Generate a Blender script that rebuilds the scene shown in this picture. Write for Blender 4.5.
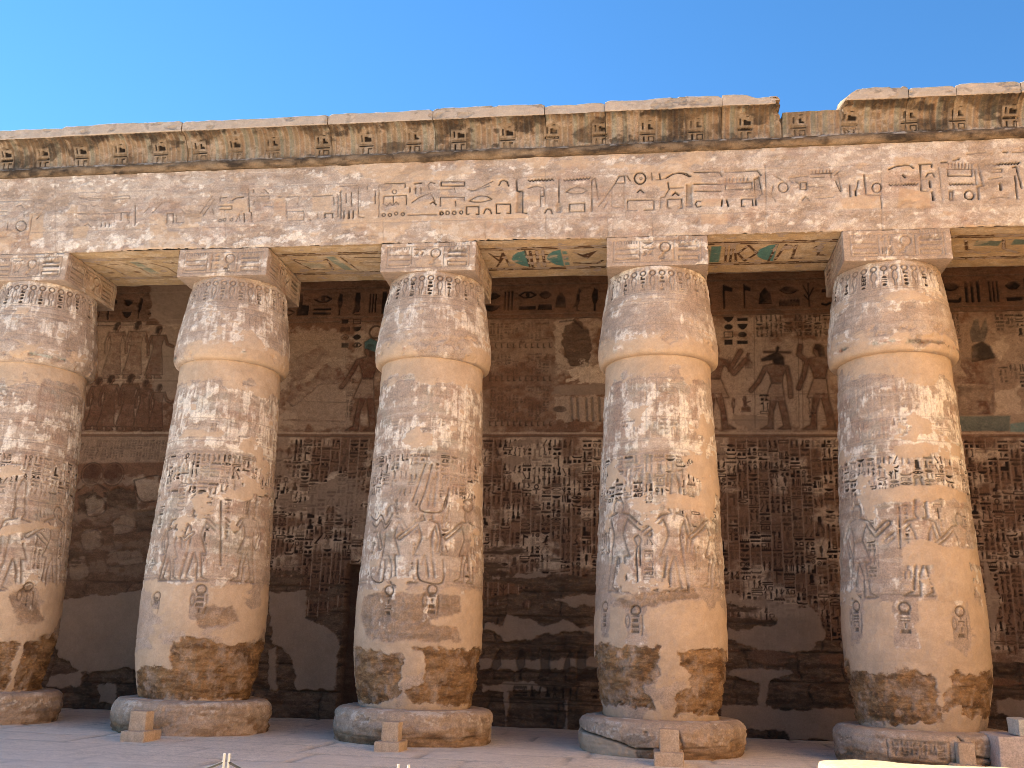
import bpy, math, numpy as np
R = math.radians
sc = bpy.context.scene
for o in list(bpy.data.objects): bpy.data.objects.remove(o)

# ------------------------------------------------------------------ camera, sky, sun, exposure
F, YAW, PIT, ROL = 961.87, -0.1451, 0.2680, 0.0316
CAM = np.array([8.986, -18.095, 1.744])
cp, sp = math.cos(PIT), math.sin(PIT)
FW = np.array([math.sin(YAW) * cp, math.cos(YAW) * cp, sp])
_r = np.cross(FW, [0, 0, 1.]); _r /= np.linalg.norm(_r); _u = np.cross(_r, FW)
RT = _r * math.cos(ROL) + _u * math.sin(ROL)
UP = -_r * math.sin(ROL) + _u * math.cos(ROL)
from mathutils import Matrix, Vector
cam = bpy.data.objects.new('camera', bpy.data.cameras.new('camera'))
sc.collection.objects.link(cam); sc.camera = cam
m = Matrix.Identity(4)
for i in range(3):
    m[i][0], m[i][1], m[i][2], m[i][3] = RT[i], UP[i], -FW[i], CAM[i]
cam.matrix_world = m
cam.data.sensor_fit = 'HORIZONTAL'; cam.data.sensor_width = 36.0
cam.data.lens = F * 36.0 / 1024; cam.data.clip_end = 4000; cam.data.clip_start = .05

SUN_EL, SUN_AZ = 37.0, -66.0            # azimuth from +Y (behind the portico), negative = to the left
w = bpy.data.worlds.new('World'); sc.world = w; w.use_nodes = True
nt = w.node_tree; bg = nt.nodes['Background']
sky = nt.nodes.new('ShaderNodeTexSky'); sky.sky_type = 'NISHITA'; sky.sun_disc = False
sky.sun_elevation = R(SUN_EL); sky.sun_rotation = R(SUN_AZ)
sky.air_density = 1.0; sky.dust_density = 0.0; sky.ozone_density = 4.0; sky.altitude = 300
hs = nt.nodes.new('ShaderNodeHueSaturation'); hs.inputs['Saturation'].default_value = 1.2; hs.inputs['Hue'].default_value = 0.498
nt.links.new(sky.outputs[0], hs.inputs['Color']); nt.links.new(hs.outputs[0], bg.inputs[0]); bg.inputs[1].default_value = 0.060
sl = bpy.data.lights.new('sun', 'SUN'); sl.energy = 5.0; sl.angle = R(.5); sl.color = (1, .95, .87)
so = bpy.data.objects.new('sun', sl); sc.collection.objects.link(so)
sd = Vector((math.sin(R(SUN_AZ)) * math.cos(R(SUN_EL)), math.cos(R(SUN_AZ)) * math.cos(R(SUN_EL)), math.sin(R(SUN_EL))))
so.rotation_euler = sd.to_track_quat('Z', 'Y').to_euler()
sc.view_settings.view_transform = 'Standard'; sc.view_settings.look = 'None'
sc.view_settings.gamma = 1; sc.view_settings.use_curve_mapping = False
sc.view_settings.exposure = 2.1
sc.render.engine = 'CYCLES'
sc.cycles.filter_width = 0.9
sc.cycles.max_bounces = 8; sc.cycles.diffuse_bounces = 6
try: sc.cycles.use_denoising = True
except Exception: pass

# ------------------------------------------------------------------ the plan of the place (metres)
XS = [-4.602, 0.0, 4.494, 9.195, 13.80]      # column axes
AW = 2.022; AX = AW / 2                       # abacus width, column axis behind the front plane Y = 0
H1, H2, HB = 9.842, 9.195, 0.60               # underside of architrave, of abacus, top of base
H3 = 11.70                                    # top of the architrave
WY = 4.95                                     # back wall
PROF_Z = np.array([.55, .75, 1.0, 1.4, 1.75, 2.3, 2.9, 3.5, 4.5, 5.45, 6.5, 7.43])
PROF_R = np.array([1.05, 1.10, 1.16, 1.225, 1.25, 1.25, 1.235, 1.21, 1.17, 1.13, 1.085, 1.045])
CAPZ = np.array([7.325, 7.33, 7.355, 7.41, 7.52, 7.72, 8.0, 8.4, 8.8, 9.10, 9.20])
CAPR = np.array([1.02, 1.115, 1.165, 1.195, 1.213, 1.212, 1.185, 1.125, 1.065, 1.02, 1.005])
RU = 1.15                                     # reference radius for the unrolled drawing

def ray(px, py):
    d = FW * F + RT * (px - 512) + UP * (384 - py)
    return d / np.linalg.norm(d)
def onY(px, py, Y=0.0):
    d = ray(px, py); t = (Y - CAM[1]) / d[1]; p = CAM + d * t
    return (p[0], p[2])
def onZ(px, py, Z=0.0):
    d = ray(px, py); t = (Z - CAM[2]) / d[2]; return CAM + d * t
def oncol(i, px, py):
    d = ray(px, py); o = CAM - np.array([XS[i], AX, 0]); r = 1.15
    for _ in range(4):
        a = d[0]**2 + d[1]**2; b = o[0]*d[0] + o[1]*d[1]; c = o[0]**2 + o[1]**2 - r*r
        disc = b*b - a*c
        if disc < 0: t = -b / a
        else: t = (-b - math.sqrt(disc)) / a
        q = o + d * t
        r = np.interp(q[2], PROF_Z, PROF_R) if q[2] < 7.33 else np.interp(q[2], CAPZ, CAPR)
    return (math.atan2(q[0], -q[1]) * RU, q[2])

# ------------------------------------------------------------------ numpy drawing board
def smooth(t): t = np.clip(t, 0, 1); return t * t * (3 - 2 * t)
def step(a, b, x): return smooth((x - a) / (b - a))
def fbm(nv, nu, d, su, sv, octv, seed, gain=.55):
    rng = np.random.default_rng(seed); out = np.zeros((nv, nu)); a = 1.0; tot = 0
    for o in range(octv):
        y = np.arange(nv) * d / sv * 2**o + rng.random(); x = np.arange(nu) * d / su * 2**o + rng.random()
        iy = y.astype(int); ix = x.astype(int); ty = smooth(y - iy)[:, None]; tx = smooth(x - ix)[None]
        G = rng.random((iy[-1] + 2, ix[-1] + 2)) - .5
        Rw = G[iy] * (1 - ty) + G[iy + 1] * ty
        out += a * (Rw[:, ix] * (1 - tx) + Rw[:, ix + 1] * tx)
        tot += a * a; a *= gain
    return out / (.19 * math.sqrt(tot))
def seg_d(X, Y, a, b):
    dx, dy = b[0] - a[0], b[1] - a[1]; L = dx*dx + dy*dy + 1e-12
    t = np.clip(((X - a[0]) * dx + (Y - a[1]) * dy) / L, 0, 1)
    return np.hypot(X - a[0] - t * dx, Y - a[1] - t * dy)
def poly_sd(X, Y, P):
    dd = np.full(X.shape, 1e9); s = np.zeros(X.shape, bool); n = len(P)
    for k in range(n):
        a, b = P[k], P[(k + 1) % n]
        dd = np.minimum(dd, seg_d(X, Y, a, b))
        c = (a[1] > Y) != (b[1] > Y)
        if a[1] != b[1]:
            xi = a[0] + (Y - a[1]) * (b[0] - a[0]) / (b[1] - a[1])
            s ^= c & (X < xi)
    return np.where(s, -dd, dd)
def line_d(X, Y, P, closed=False):
    dd = np.full(X.shape, 1e9); n = len(P)
    for k in range(n - 1 + bool(closed)): dd = np.minimum(dd, seg_d(X, Y, P[k], P[(k + 1) % n]))
    return dd
def ell_sd(X, Y, cx, cy, rx, ry):
    q = np.hypot((X - cx) / rx, (Y - cy) / ry); return (q - 1) * min(rx, ry)

def curve(P):
    if len(P) < 3: return P
    P = [np.asarray(p) for p in P]; out = []
    for k in range(len(P) - 1):
        a, b, c, d = P[max(k - 1, 0)], P[k], P[k + 1], P[min(k + 2, len(P) - 1)]
        for t in (0, .25, .5, .75): out.append(.5 * (2*b + (c - a)*t + (2*a - 5*b + 4*c - d)*t*t + (3*b - a - 3*c + d)*t**3))
    return [tuple(p) for p in out] + [tuple(P[-1])]
class Board:
    """E engraved depth; P white plaster, M smooth repair mortar, B bare eroded stone, D dark pigment and painted-in groove shade, C red pigment, T teal pigment"""
    def __init__(s, u0, v0, u1, v1, d, seed):
        s.d = d; s.u0, s.v0 = u0, v0
        s.nu = int(round((u1 - u0) / d)) + 1; s.nv = int(round((v1 - v0) / d)) + 1
        s.U = u0 + np.arange(s.nu) * (u1 - u0) / (s.nu - 1); s.V = v0 + np.arange(s.nv) * (v1 - v0) / (s.nv - 1)
        for k in 'EPMBDCT': setattr(s, k, np.zeros((s.nv, s.nu)))
        s.N = np.zeros((s.nv, s.nu)); s.seed = seed; s.rng = np.random.default_rng(seed); s.ek = 1.5; s.dk = 1.9  # dk deepens dark pigment and the shade painted into cut lines
    def fb(s, su, sv, octv=4, k=0, gain=.55): return fbm(s.nv, s.nu, s.d, su, sv, octv, s.seed * 101 + k, gain)
    def win(s, x0, y0, x1, y1, pad):
        i0 = max(0, int((x0 - pad - s.u0) / s.d)); i1 = min(s.nu, int((x1 + pad - s.u0) / s.d) + 2)
        j0 = max(0, int((y0 - pad - s.v0) / s.d)); j1 = min(s.nv, int((y1 + pad - s.v0) / s.d) + 2)
        if i1 <= i0 or j1 <= j0: return None
        X, Y = np.meshgrid(s.U[i0:i1], s.V[j0:j1]); return (slice(j0, j1), slice(i0, i1)), X, Y
    def put(s, sl, mk, **kw):
        for k, v in kw.items():
            A = getattr(s, k); A[sl] = np.maximum(A[sl], v * mk) if v >= 0 else A[sl] * (1 + v * mk)
    def line(s, pts, wd, closed=False, /, **kw):
        P = np.asarray(pts, float); g = s.win(P[:, 0].min(), P[:, 1].min(), P[:, 0].max(), P[:, 1].max(), wd * 2)
        if g is None: return
        sl, X, Y = g; s.put(sl, step(wd * .5 + s.d * .6, wd * .5 - s.d * .6, line_d(X, Y, P, closed)), **kw)
    def poly(s, pts, soft=None, ragged=0, **kw):
        P = np.asarray(pts, float); g = s.win(P[:, 0].min(), P[:, 1].min(), P[:, 0].max(), P[:, 1].max(), .12 + ragged * 3)
        if g is None: return
        sl, X, Y = g; q = poly_sd(X, Y, P); w_ = soft or s.d
        if ragged: q = q + ragged * s.rag()[sl]
        s.put(sl, step(w_, -w_, q), **kw)
    def rag(s):
        if not hasattr(s, '_rag'): s._rag = s.fb(.22, .16, 5, 77, .6)
        return s._rag
    def ell(s, cx, cy, rx, ry, wd=None, **kw):
        g = s.win(cx - rx, cy - ry, cx + rx, cy + ry, .06)
        if g is None: return
        sl, X, Y = g; q = ell_sd(X, Y, cx, cy, rx, ry)
        if wd: q = np.abs(q) - wd * .5
        s.put(sl, step(s.d * .6, -s.d * .6, q), **kw)
    def glyph(s, name, x, y, w_, h_, flip=False, **kw):
        g = s.win(x, y, x + w_, y + h_, 0)
        if g is None: return
        sl, X, Y = g
        X = (X - x) / w_; Y = (Y - y) / h_
        if flip: X = 1 - X
        s.put(sl, glyph_mask(name, X, Y, w_, h_, s.d), **kw)
    def attrs(s):
        z = np.ones_like(s.E)
        return (np.stack([s.P, s.M, s.B, z], -1), np.stack([np.clip(s.D * s.dk, 0, .97), s.C, s.T, z], -1))
    def height(s): return s.N - s.ek * s.E

# ------------------------------------------------------------------ signs (unit box, y up): p filled outline, l stroke, e disc, o ring
GL = {
 'reed': [('p', [.4,.3,.3,.6,.45,1,.7,.9,.7,.5,.6,.3]), ('l',.12,[.5,0,.5,.4])],
 'owl': [('p', [.1,.0,.3,.35,.25,.7,.35,1,.7,1,.75,.75,.7,.5,.8,.3,.65,.1,.45,.12]), ('l',.08,[.3,0,.8,0])],
 'bird': [('p', [0,.15,.35,.35,.5,.75,.7,1,.95,.85,.75,.75,.8,.45,.6,.25,.4,.2]), ('l',.1,[.5,.25,.5,0,.75,0])],
 'chick': [('p', [.1,.2,.2,.5,.45,.6,.5,.95,.8,.95,.9,.8,.7,.75,.75,.4,.55,.2]), ('l',.1,[.45,.25,.4,0,.6,0]), ('l',.1,[.6,.25,.65,0,.85,0])],
 'man': [('p', [.1,0,.15,.3,.35,.35,.3,.65,.25,.8,.35,1,.6,1,.65,.8,.6,.65,.7,.4,.95,.3,.95,0]), ('l',.1,[.6,.6,.95,.65])],
 'god': [('p', [.2,0,.2,.35,.4,.5,.3,.8,.45,1,.7,.95,.65,.7,.75,.45,.9,.4,.9,0])],
 'ankh': [('o',.5,.75,.25,.22,.12), ('l',.12,[.5,.5,.5,0]), ('l',.12,[.1,.45,.9,.45])],
 'djed': [('l',.22,[.5,0,.5,1]), ('l',.08,[.1,.95,.9,.95]), ('l',.08,[.1,.8,.9,.8]), ('l',.08,[.1,.65,.9,.65])],
 'was': [('l',.1,[.4,0,.5,.9,.2,.85]), ('l',.1,[.25,0,.4,.08,.6,0])],
 'feather': [('p', [.35,0,.3,.7,.45,1,.75,.9,.65,.7,.6,0])],
 'flag': [('l',.13,[.3,0,.3,1]), ('p', [.3,1,.9,.85,.9,.7,.3,.75])],
 'leg': [('p', [.3,1,.6,1,.6,.25,1,.15,1,0,.3,0])],
 'throne': [('p', [0,0,1,0,1,.45,.4,.5,.4,1,0,1])],
 'stroke': [('l',.25,[.5,.1,.5,.9])],
 'strokes': [('l',.16,[.15,.1,.15,.9]), ('l',.16,[.5,.1,.5,.9]), ('l',.16,[.85,.1,.85,.9])],
 'sedge': [('l',.1,[.5,0,.5,1]), ('l',.1,[.5,.5,.1,.9]), ('l',.1,[.5,.4,.9,.8]), ('l',.1,[.5,.25,.15,.5])],
 'snaket': [('l',.13,[.1,0,.7,.05,.35,.35,.6,.6,.5,.9,.8,1])],
 'rope': [('l',.1,[.3,0,.7,.3,.3,.6,.6,.9]), ('l',.1,[.7,0,.3,.3,.7,.6,.4,.9])],
 'sun': [('o',.5,.5,.38,.42,.13), ('e',.5,.5,.12,.12)],
 'disc': [('e',.5,.5,.4,.42)],
 'bread': [('p', [.05,.15,.15,.6,.5,.85,.85,.6,.95,.15])],
 'stool': [('p', [.12,.1,.88,.1,.88,.9,.12,.9])],
 'frame': [('l',.14,[.1,.1,.1,.9,.9,.9,.9,.1,.1,.1])],
 'house': [('l',.14,[.3,.1,.05,.1,.05,.85,.95,.85,.95,.1,.7,.1])],
 'placenta': [('o',.5,.5,.4,.42,.12), ('l',.08,[.2,.35,.8,.65]), ('l',.08,[.2,.65,.8,.35])],
 'hill': [('p', [0,.1,1,.1,.85,.6,.5,.9,.15,.6])],
 'scarab': [('e',.5,.45,.28,.4), ('l',.08,[.05,.9,.3,.6]), ('l',.08,[.95,.9,.7,.6]), ('l',.08,[.05,.05,.3,.35]), ('l',.08,[.95,.05,.7,.35])],
 'water': [('l',.3,[0,.3,.08,.8,.17,.3,.25,.8,.33,.3,.42,.8,.5,.3,.58,.8,.67,.3,.75,.8,.83,.3,.92,.8,1,.3])],
 'mouth': [('p', [0,.5,.25,.9,.5,1,.75,.9,1,.5,.75,.1,.5,0,.25,.1])],
 'mouthline': [('l',.18,[0,.5,.25,.85,.5,.95,.75,.85,1,.5,.75,.15,.5,.05,.25,.15,0,.5])],
 'basket': [('p', [0,.95,1,.95,.85,.4,.6,.1,.4,.1,.15,.4])],
 'bolt': [('l',.35,[0,.5,1,.5]), ('e',.4,.5,.06,.4), ('e',.6,.5,.06,.4)],
 'bar': [('p', [0,.25,1,.25,1,.75,0,.75])],
 'pool': [('l',.2,[0,.1,1,.1,1,.9,0,.9,0,.1])],
 'board': [('p', [0,.05,1,.05,1,.6,0,.6]), ('l',.1,[.1,.6,.1,1]), ('l',.1,[.3,.6,.3,1]), ('l',.1,[.5,.6,.5,1]), ('l',.1,[.7,.6,.7,1]), ('l',.1,[.9,.6,.9,1])],
 'viper': [('l',.3,[0,.3,.3,.2,.6,.4,.85,.35,.95,.8]), ('l',.12,[.9,.6,1,.95])],
 'arm': [('l',.28,[0,.75,.1,.35,.9,.35,1,.7])],
 'eye': [('l',.2,[0,.5,.3,.85,.7,.85,1,.5,.7,.2,.3,.2,0,.5]), ('e',.5,.5,.12,.3)],
 'slab': [('l',.22,[0,.2,1,.2]), ('l',.22,[0,.8,1,.8])],
 'lion': [('p', [0,.1,.05,.5,.55,.55,.65,1,.85,1,.9,.6,1,.1])],
 'walk': [('l',.14,[.5,1,.2,0,.4,0]), ('l',.14,[.5,1,.8,0,1,0]), ('l',.1,[.3,1,.7,1])],
 'diag': [('l',.2,[.1,.1,.9,.95]), ('l',.1,[.1,.1,.4,.05])],
}
TALL = ['reed','owl','bird','chick','man','god','ankh','djed','was','feather','flag','leg','throne','strokes','sedge','snaket','rope','owl','reed','bird','man','diag']
FLAT = ['water','mouth','basket','bolt','bar','pool','board','viper','arm','eye','slab','lion','water','mouthline','basket']
SMALL = ['sun','disc','bread','stool','house','placenta','hill','scarab','stroke','frame','bread','walk','stool','chick']
def pairs(l): return [(l[i], l[i + 1]) for i in range(0, len(l), 2)]
def glyph_mask(name, X, Y, w_, h_, d):
    XX, YY = X * w_, Y * h_; q = np.full(X.shape, 1e9); ref = min(w_, h_) if w_ < h_ * 2 else h_ * 1.3
    for g in GL[name]:
        if g[0] == 'p': q = np.minimum(q, poly_sd(XX, YY, [(a * w_, b * h_) for a, b in pairs(g[1])]))
        elif g[0] == 'l': q = np.minimum(q, line_d(XX, YY, [(a * w_, b * h_) for a, b in pairs(g[2])]) - max(g[1] * ref * .5, d * .45))
        elif g[0] == 'e': q = np.minimum(q, ell_sd(XX, YY, g[1] * w_, g[2] * h_, g[3] * w_, g[4] * h_))
        elif g[0] == 'o': q = np.minimum(q, np.abs(ell_sd(XX, YY, g[1] * w_, g[2] * h_, g[3] * w_, g[4] * h_)) - max(g[5] * ref * .5, d * .45))
    return step(d * .6, -d * .6, q)
def text(b, x0, x1, y0, y1, q, dens=1.0, gap=.16, rowgap=.06, var=None, **kw):
    """columns of signs reading downwards"""
    n = max(1, int(round((x1 - x0) / q))); q = (x1 - x0) / n; r = b.rng
    for k in range(n):
        xa = x0 + k * q + q * gap / 2; wq = q * (1 - gap); y = y1
        while y > y0 + .4 * q:
            t = r.random(); k2 = dict(kw)
            if var: f_ = r.choice(var); k2['D'] = kw.get('D', 0) * f_
            fl = r.random() < .5
            if t < .10: h = wq * r.uniform(.95, 1.15); L = [(r.choice(TALL), .08, .0, .84, 1)]
            elif t < .32: h = wq * r.uniform(.75, .95); L = [(r.choice(TALL), 0, 0, .46, 1), (r.choice(TALL), .54, 0, .46, 1)]
            elif t < .54: h = wq * .34; L = [(r.choice(FLAT), 0, 0, 1, 1)]
            elif t < .80: h = wq * .85; L = [(r.choice(FLAT), 0, .62, 1, .38), (r.choice(SMALL), .02, 0, .46, .5), (r.choice(SMALL), .54, 0, .42, .5)]
            else: h = wq * .8; L = [(r.choice(TALL), 0, 0, .44, 1), (r.choice(SMALL), .54, .54, .46, .46), (r.choice(SMALL), .54, 0, .46, .46)]
            if y - h < y0: break
            if r.random() < dens:
                for nm, a, c, ww, hh in L: b.glyph(nm, xa + a * wq, y - h + c * h, ww * wq, hh * h, flip=fl, **k2)
            y -= h + rowgap * q + .02 * r.random()
def cartouche(b, x, y, w_, h_, names, wd=.025, E=.02, D=.25):
    b.line([(x + w_*.3, y), (x, y + h_*.12), (x, y + h_*.85), (x + w_*.3, y + h_), (x + w_*.7, y + h_), (x + w_, y + h_*.85), (x + w_, y + h_*.12), (x + w_*.7, y)], wd, True, E=E, D=D)
    b.line([(x - .02, y - wd), (x + w_ + .02, y - wd)], wd, E=E, D=D)
    n = len(names); hh = h_ * .8 / n
    for k, nm in enumerate(names): b.glyph(nm, x + w_*.22, y + h_*.9 - (k + 1) * hh, w_*.56, hh*.85, E=E, D=D * 2)

def fig(b, x, z, h, face=1, skin=.75, robe=None, head='man', arms=None, crown=None, hair=.8, paint=True, wd=.018, E=.012, D=.5, clear=.35):
    """a walking relief figure: x of the hips, z of the ground line, h its height, face = +1 looking right"""
    g = b.win(x - .45 * h, z - .05 * h, x + .45 * h, z + 1.5 * h, .05)
    if g is None: return
    sl, X, Y = g; X = (X - x) * face / h; Y = (Y - z) / h; tot = np.full(X.shape, 1e9); parts = []
    def pl(L, **kw): parts.append((poly_sd(X, Y, L), kw))
    def ln(L, w_, **kw): parts.append((line_d(X, Y, L) - w_ / 2, kw))
    sk = dict(C=skin, B=.35); up = None
    leg1 = [(-.07,.42),(.01,.42),(-.03,.22),(-.06,.04),(.01,0),(-.14,0),(-.11,.22)]; leg2 = [(-.01,.42),(.08,.42),(.11,.22),(.13,.05),(.22,0),(.07,0),(.06,.22)]
    tor = [(-.14,.82),(-.04,.85),(.04,.85),(.14,.82),(.08,.69),(.06,.58),(-.06,.58),(-.08,.69)]
    if robe is not None:
        pl([(-.13,.82),(.13,.82),(.09,.6),(.14,.3),(.18,.06),(-.17,.06),(-.12,.3),(-.08,.6)], C=skin * .8, B=.3); pl([(.02,.07),(.1,.07),(.17,0),(.02,0)], **sk); pl([(-.14,.07),(-.06,.07),(-.02,0),(-.14,0)], **sk)
    else:
        pl(leg1, **sk); pl(leg2, **sk); pl(tor, **sk); pl([(-.065,.60),(.065,.60),(.15,.37),(-.085,.36)], C=.3, P=.45)
        pl([(-.06,.585),(.065,.585),(.065,.605),(-.06,.605)], D=.5)
    for A_ in arms or [[(.13,.80),(.20,.64),(.31,.60)], [(-.13,.80),(-.18,.62),(-.15,.46)]]: ln(A_, .05, **sk)
    ln([(0,.84),(.01,.9)], .06, **sk)
    if head == 'man':
        pl([(-.03,.87),(.03,.86),(.055,.89),(.06,.93),(.03,.985),(-.03,.985)], **sk)
        pl([(-.07,.86),(.0,.85),(.012,.92),(.055,.955),(.03,1.0),(-.03,1.0),(-.065,.96)], D=hair)
    else:
        pl([(-.10,.83),(.02,.84),(.04,.90),(.17,.885),(.18,.91),(.06,.97),(.0,1.0),(-.06,.98),(-.10,.92)], D=.8)
        ln([(-.01,.98),(-.03,1.06)], .03, D=.8); ln([(-.18,.995),(.14,1.005)], .02, D=.6, C=.4)
    if crown == 'plumes':
        pl([(-.07,1.0),(-.10,1.42),(-.03,1.45),(.0,1.0)], C=.4); pl([(0,1.0),(.02,1.44),(.09,1.40),(.07,1.0)], C=.4)
    if crown == 'tall': pl([(-.06,.98),(-.075,1.15),(-.03,1.32),(.02,1.30),(.03,1.12),(.05,.98)], C=.3)
    if crown == 'disk': pl([(.11*math.cos(t), 1.09+.09*math.sin(t)) for t in np.linspace(0, 6.28, 14)[:-1]], C=.8)
    if crown == 'blue': pl([(-.08,.90),(.0,.93),(.06,.95),(.07,1.02),(0,1.07),(-.09,1.02)], T=.9, D=.4)
    e = b.d * .6 / h
    for q, kw in parts: tot = np.minimum(tot, q)
    ins = step(e, -e, tot)
    for k in 'EDPMC': A = getattr(b, k); A[sl] *= 1 - (1 - clear) * step(.03, .0, tot)
    if paint:
        for q, kw in parts: b.put(sl, step(e, -e, q), **kw)
    sd = tot * h
    for q, kw in parts[:6] if paint else parts: b.put(sl, .6 * np.exp(-(q * h / (wd * .7))**2) * (tot < 0), E=E * .6, D=D * .5)
    b.put(sl, np.exp(-(sd / (wd * .75))**2), E=E, D=D); b.put(sl, ins, E=E * .25)

# ------------------------------------------------------------------ mesh and material helpers
def link(name, me, mat, parent=None):
    o = bpy.data.objects.new(name, me); sc.collection.objects.link(o)
    if mat: me.materials.append(mat)
    if parent: o.parent = parent
    return o
def thing(name, label, cat, loc=(0, 0, 0), group=None):
    o = bpy.data.objects.new(name, None); sc.collection.objects.link(o); o.location = loc
    o.empty_display_size = .2
    o['label'] = label; o['category'] = cat; o['kind'] = 'thing'
    if group: o['group'] = group
    return o
def tag(o, label, cat, group=None, kind=None):
    o['label'] = label; o['category'] = cat
    if group: o['group'] = group
    o['kind'] = kind or 'thing'
class Mesh:
    def __init__(s): s.v = []; s.f = []; s.a = []; s.b = []; s.n = 0
    def grid(s, P, a=None, b=None, wrap=False, flip=False):
        nv, nu = P.shape[:2]; idx = np.arange(nv * nu).reshape(nv, nu) + s.n
        if wrap: idx = np.concatenate([idx, idx[:, :1]], 1)
        q = np.stack([idx[:-1, :-1], idx[:-1, 1:], idx[1:, 1:], idx[1:, :-1]], -1).reshape(-1, 4)
        if flip: q = q[:, ::-1]
        z = np.zeros((nv, nu, 4)); z[..., 3] = 1
        s.v.append(P.reshape(-1, 3)); s.f.append(q); s.n += nv * nu
        s.a.append((z if a is None else a).reshape(-1, 4)); s.b.append((z if b is None else b).reshape(-1, 4))
    def fan(s, loop):
        c = np.mean(loop, 0); L = np.asarray(loop); n = len(L)
        s.grid(np.stack([L, np.repeat(c[None], n, 0)], 0), wrap=True)
    def build(s, name, mat, parent=None, origin=(0, 0, 0), smooth_=True):
        V = (np.concatenate(s.v) - np.asarray(origin)).astype(np.float32); Q = np.concatenate(s.f).astype(np.int32)
        me = bpy.data.meshes.new(name); me.vertices.add(len(V)); me.vertices.foreach_set('co', V.ravel())
        me.loops.add(len(Q) * 4); me.loops.foreach_set('vertex_index', Q.ravel())
        me.polygons.add(len(Q)); me.polygons.foreach_set('loop_start', np.arange(len(Q), dtype=np.int32) * 4)
        me.polygons.foreach_set('loop_total', np.full(len(Q), 4, np.int32))
        me.polygons.foreach_set('use_smooth', np.full(len(Q), smooth_, bool))
        for nm, arr in (('wear', s.a), ('paint', s.b)):
            at = me.color_attributes.new(nm, 'FLOAT_COLOR', 'POINT')
            at.data.foreach_set('color', np.concatenate(arr).astype(np.float32).ravel())
        me.update(calc_edges=True); me.validate()
        return link(name, me, mat, parent)
def hash3(ix, iy, iz):
    h = (ix * 374761393 + iy * 668265263 + iz * 2147483647 + 1274126177) & 0xffffffff
    h = ((h ^ (h >> 13)) * 1274126177) & 0xffffffff
    return ((h ^ (h >> 16)) & 0xffff) / 65535.0 - .5
def noise3(P, scale, octv=3, seed=0):
    out = np.zeros(P.shape[:-1]); a = 1.0
    for o in range(octv):
        q = P / scale * 2**o + seed * 17.3 + 1000; i = np.floor(q).astype(np.int64); t = smooth(q - i); r = 0
        for dx in (0, 1):
            for dy in (0, 1):
                for dz in (0, 1):
                    wt = (t[..., 0] if dx else 1 - t[..., 0]) * (t[..., 1] if dy else 1 - t[..., 1]) * (t[..., 2] if dz else 1 - t[..., 2])
                    r = r + wt * hash3(i[..., 0] + dx, i[..., 1] + dy, i[..., 2] + dz)
        out += a * r; a *= .5
    return out
def stone_box(lo, hi, d=.03, rnd=.02, rough=.006, nscale=.25, seed=0, boards=None, mesh=None, topshift=None):
    """a worn block: rounded arrises, uneven faces; boards = {'front': Board,...} drawn on its faces"""
    lo, hi = np.asarray(lo, float), np.asarray(hi, float); c = (lo + hi) / 2; hf = (hi - lo) / 2; M = mesh or Mesh()
    faces = {'front': (0, 2, 1, -1), 'back': (0, 2, 1, 1), 'left': (1, 2, 0, -1), 'right': (1, 2, 0, 1), 'top': (0, 1, 2, 1), 'bottom': (0, 1, 2, -1)}
    for nm, (i, j, k, sg) in faces.items():
        bd = (boards or {}).get(nm)
        if bd is not None: U, V = bd.U, bd.V
        else:
            U = np.linspace(lo[i], hi[i], max(2, int((hi[i] - lo[i]) / d) + 1)); V = np.linspace(lo[j], hi[j], max(2, int((hi[j] - lo[j]) / d) + 1))
        P = np.zeros((len(V), len(U), 3)); P[..., i] = U[None]; P[..., j] = V[:, None]; P[..., k] = hi[k] if sg > 0 else lo[k]
        q = P - c; ins = np.clip(q, -(hf - rnd), hf - rnd); dl = q - ins; L = np.linalg.norm(dl, axis=-1, keepdims=True); nrm = dl / np.maximum(L, 1e-9)
        P2 = c + ins + nrm * np.minimum(L, rnd)
        disp = rough * noise3(P2, nscale, 4, seed) * 2
        if bd is not None: disp = disp + bd.height()
        P2 = P2 + nrm * disp[..., None]
        if topshift is not None: P2[..., 2] += topshift(P2) * np.clip((P2[..., 2] - lo[2]) / (hi[2] - lo[2]), 0, 1)
        A, Bc = bd.attrs() if bd is not None else (None, None)
        fl = (sg > 0) if nm in ('front', 'back') else (sg < 0)
        M.grid(P2, A, Bc, flip=fl)
    return M

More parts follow.
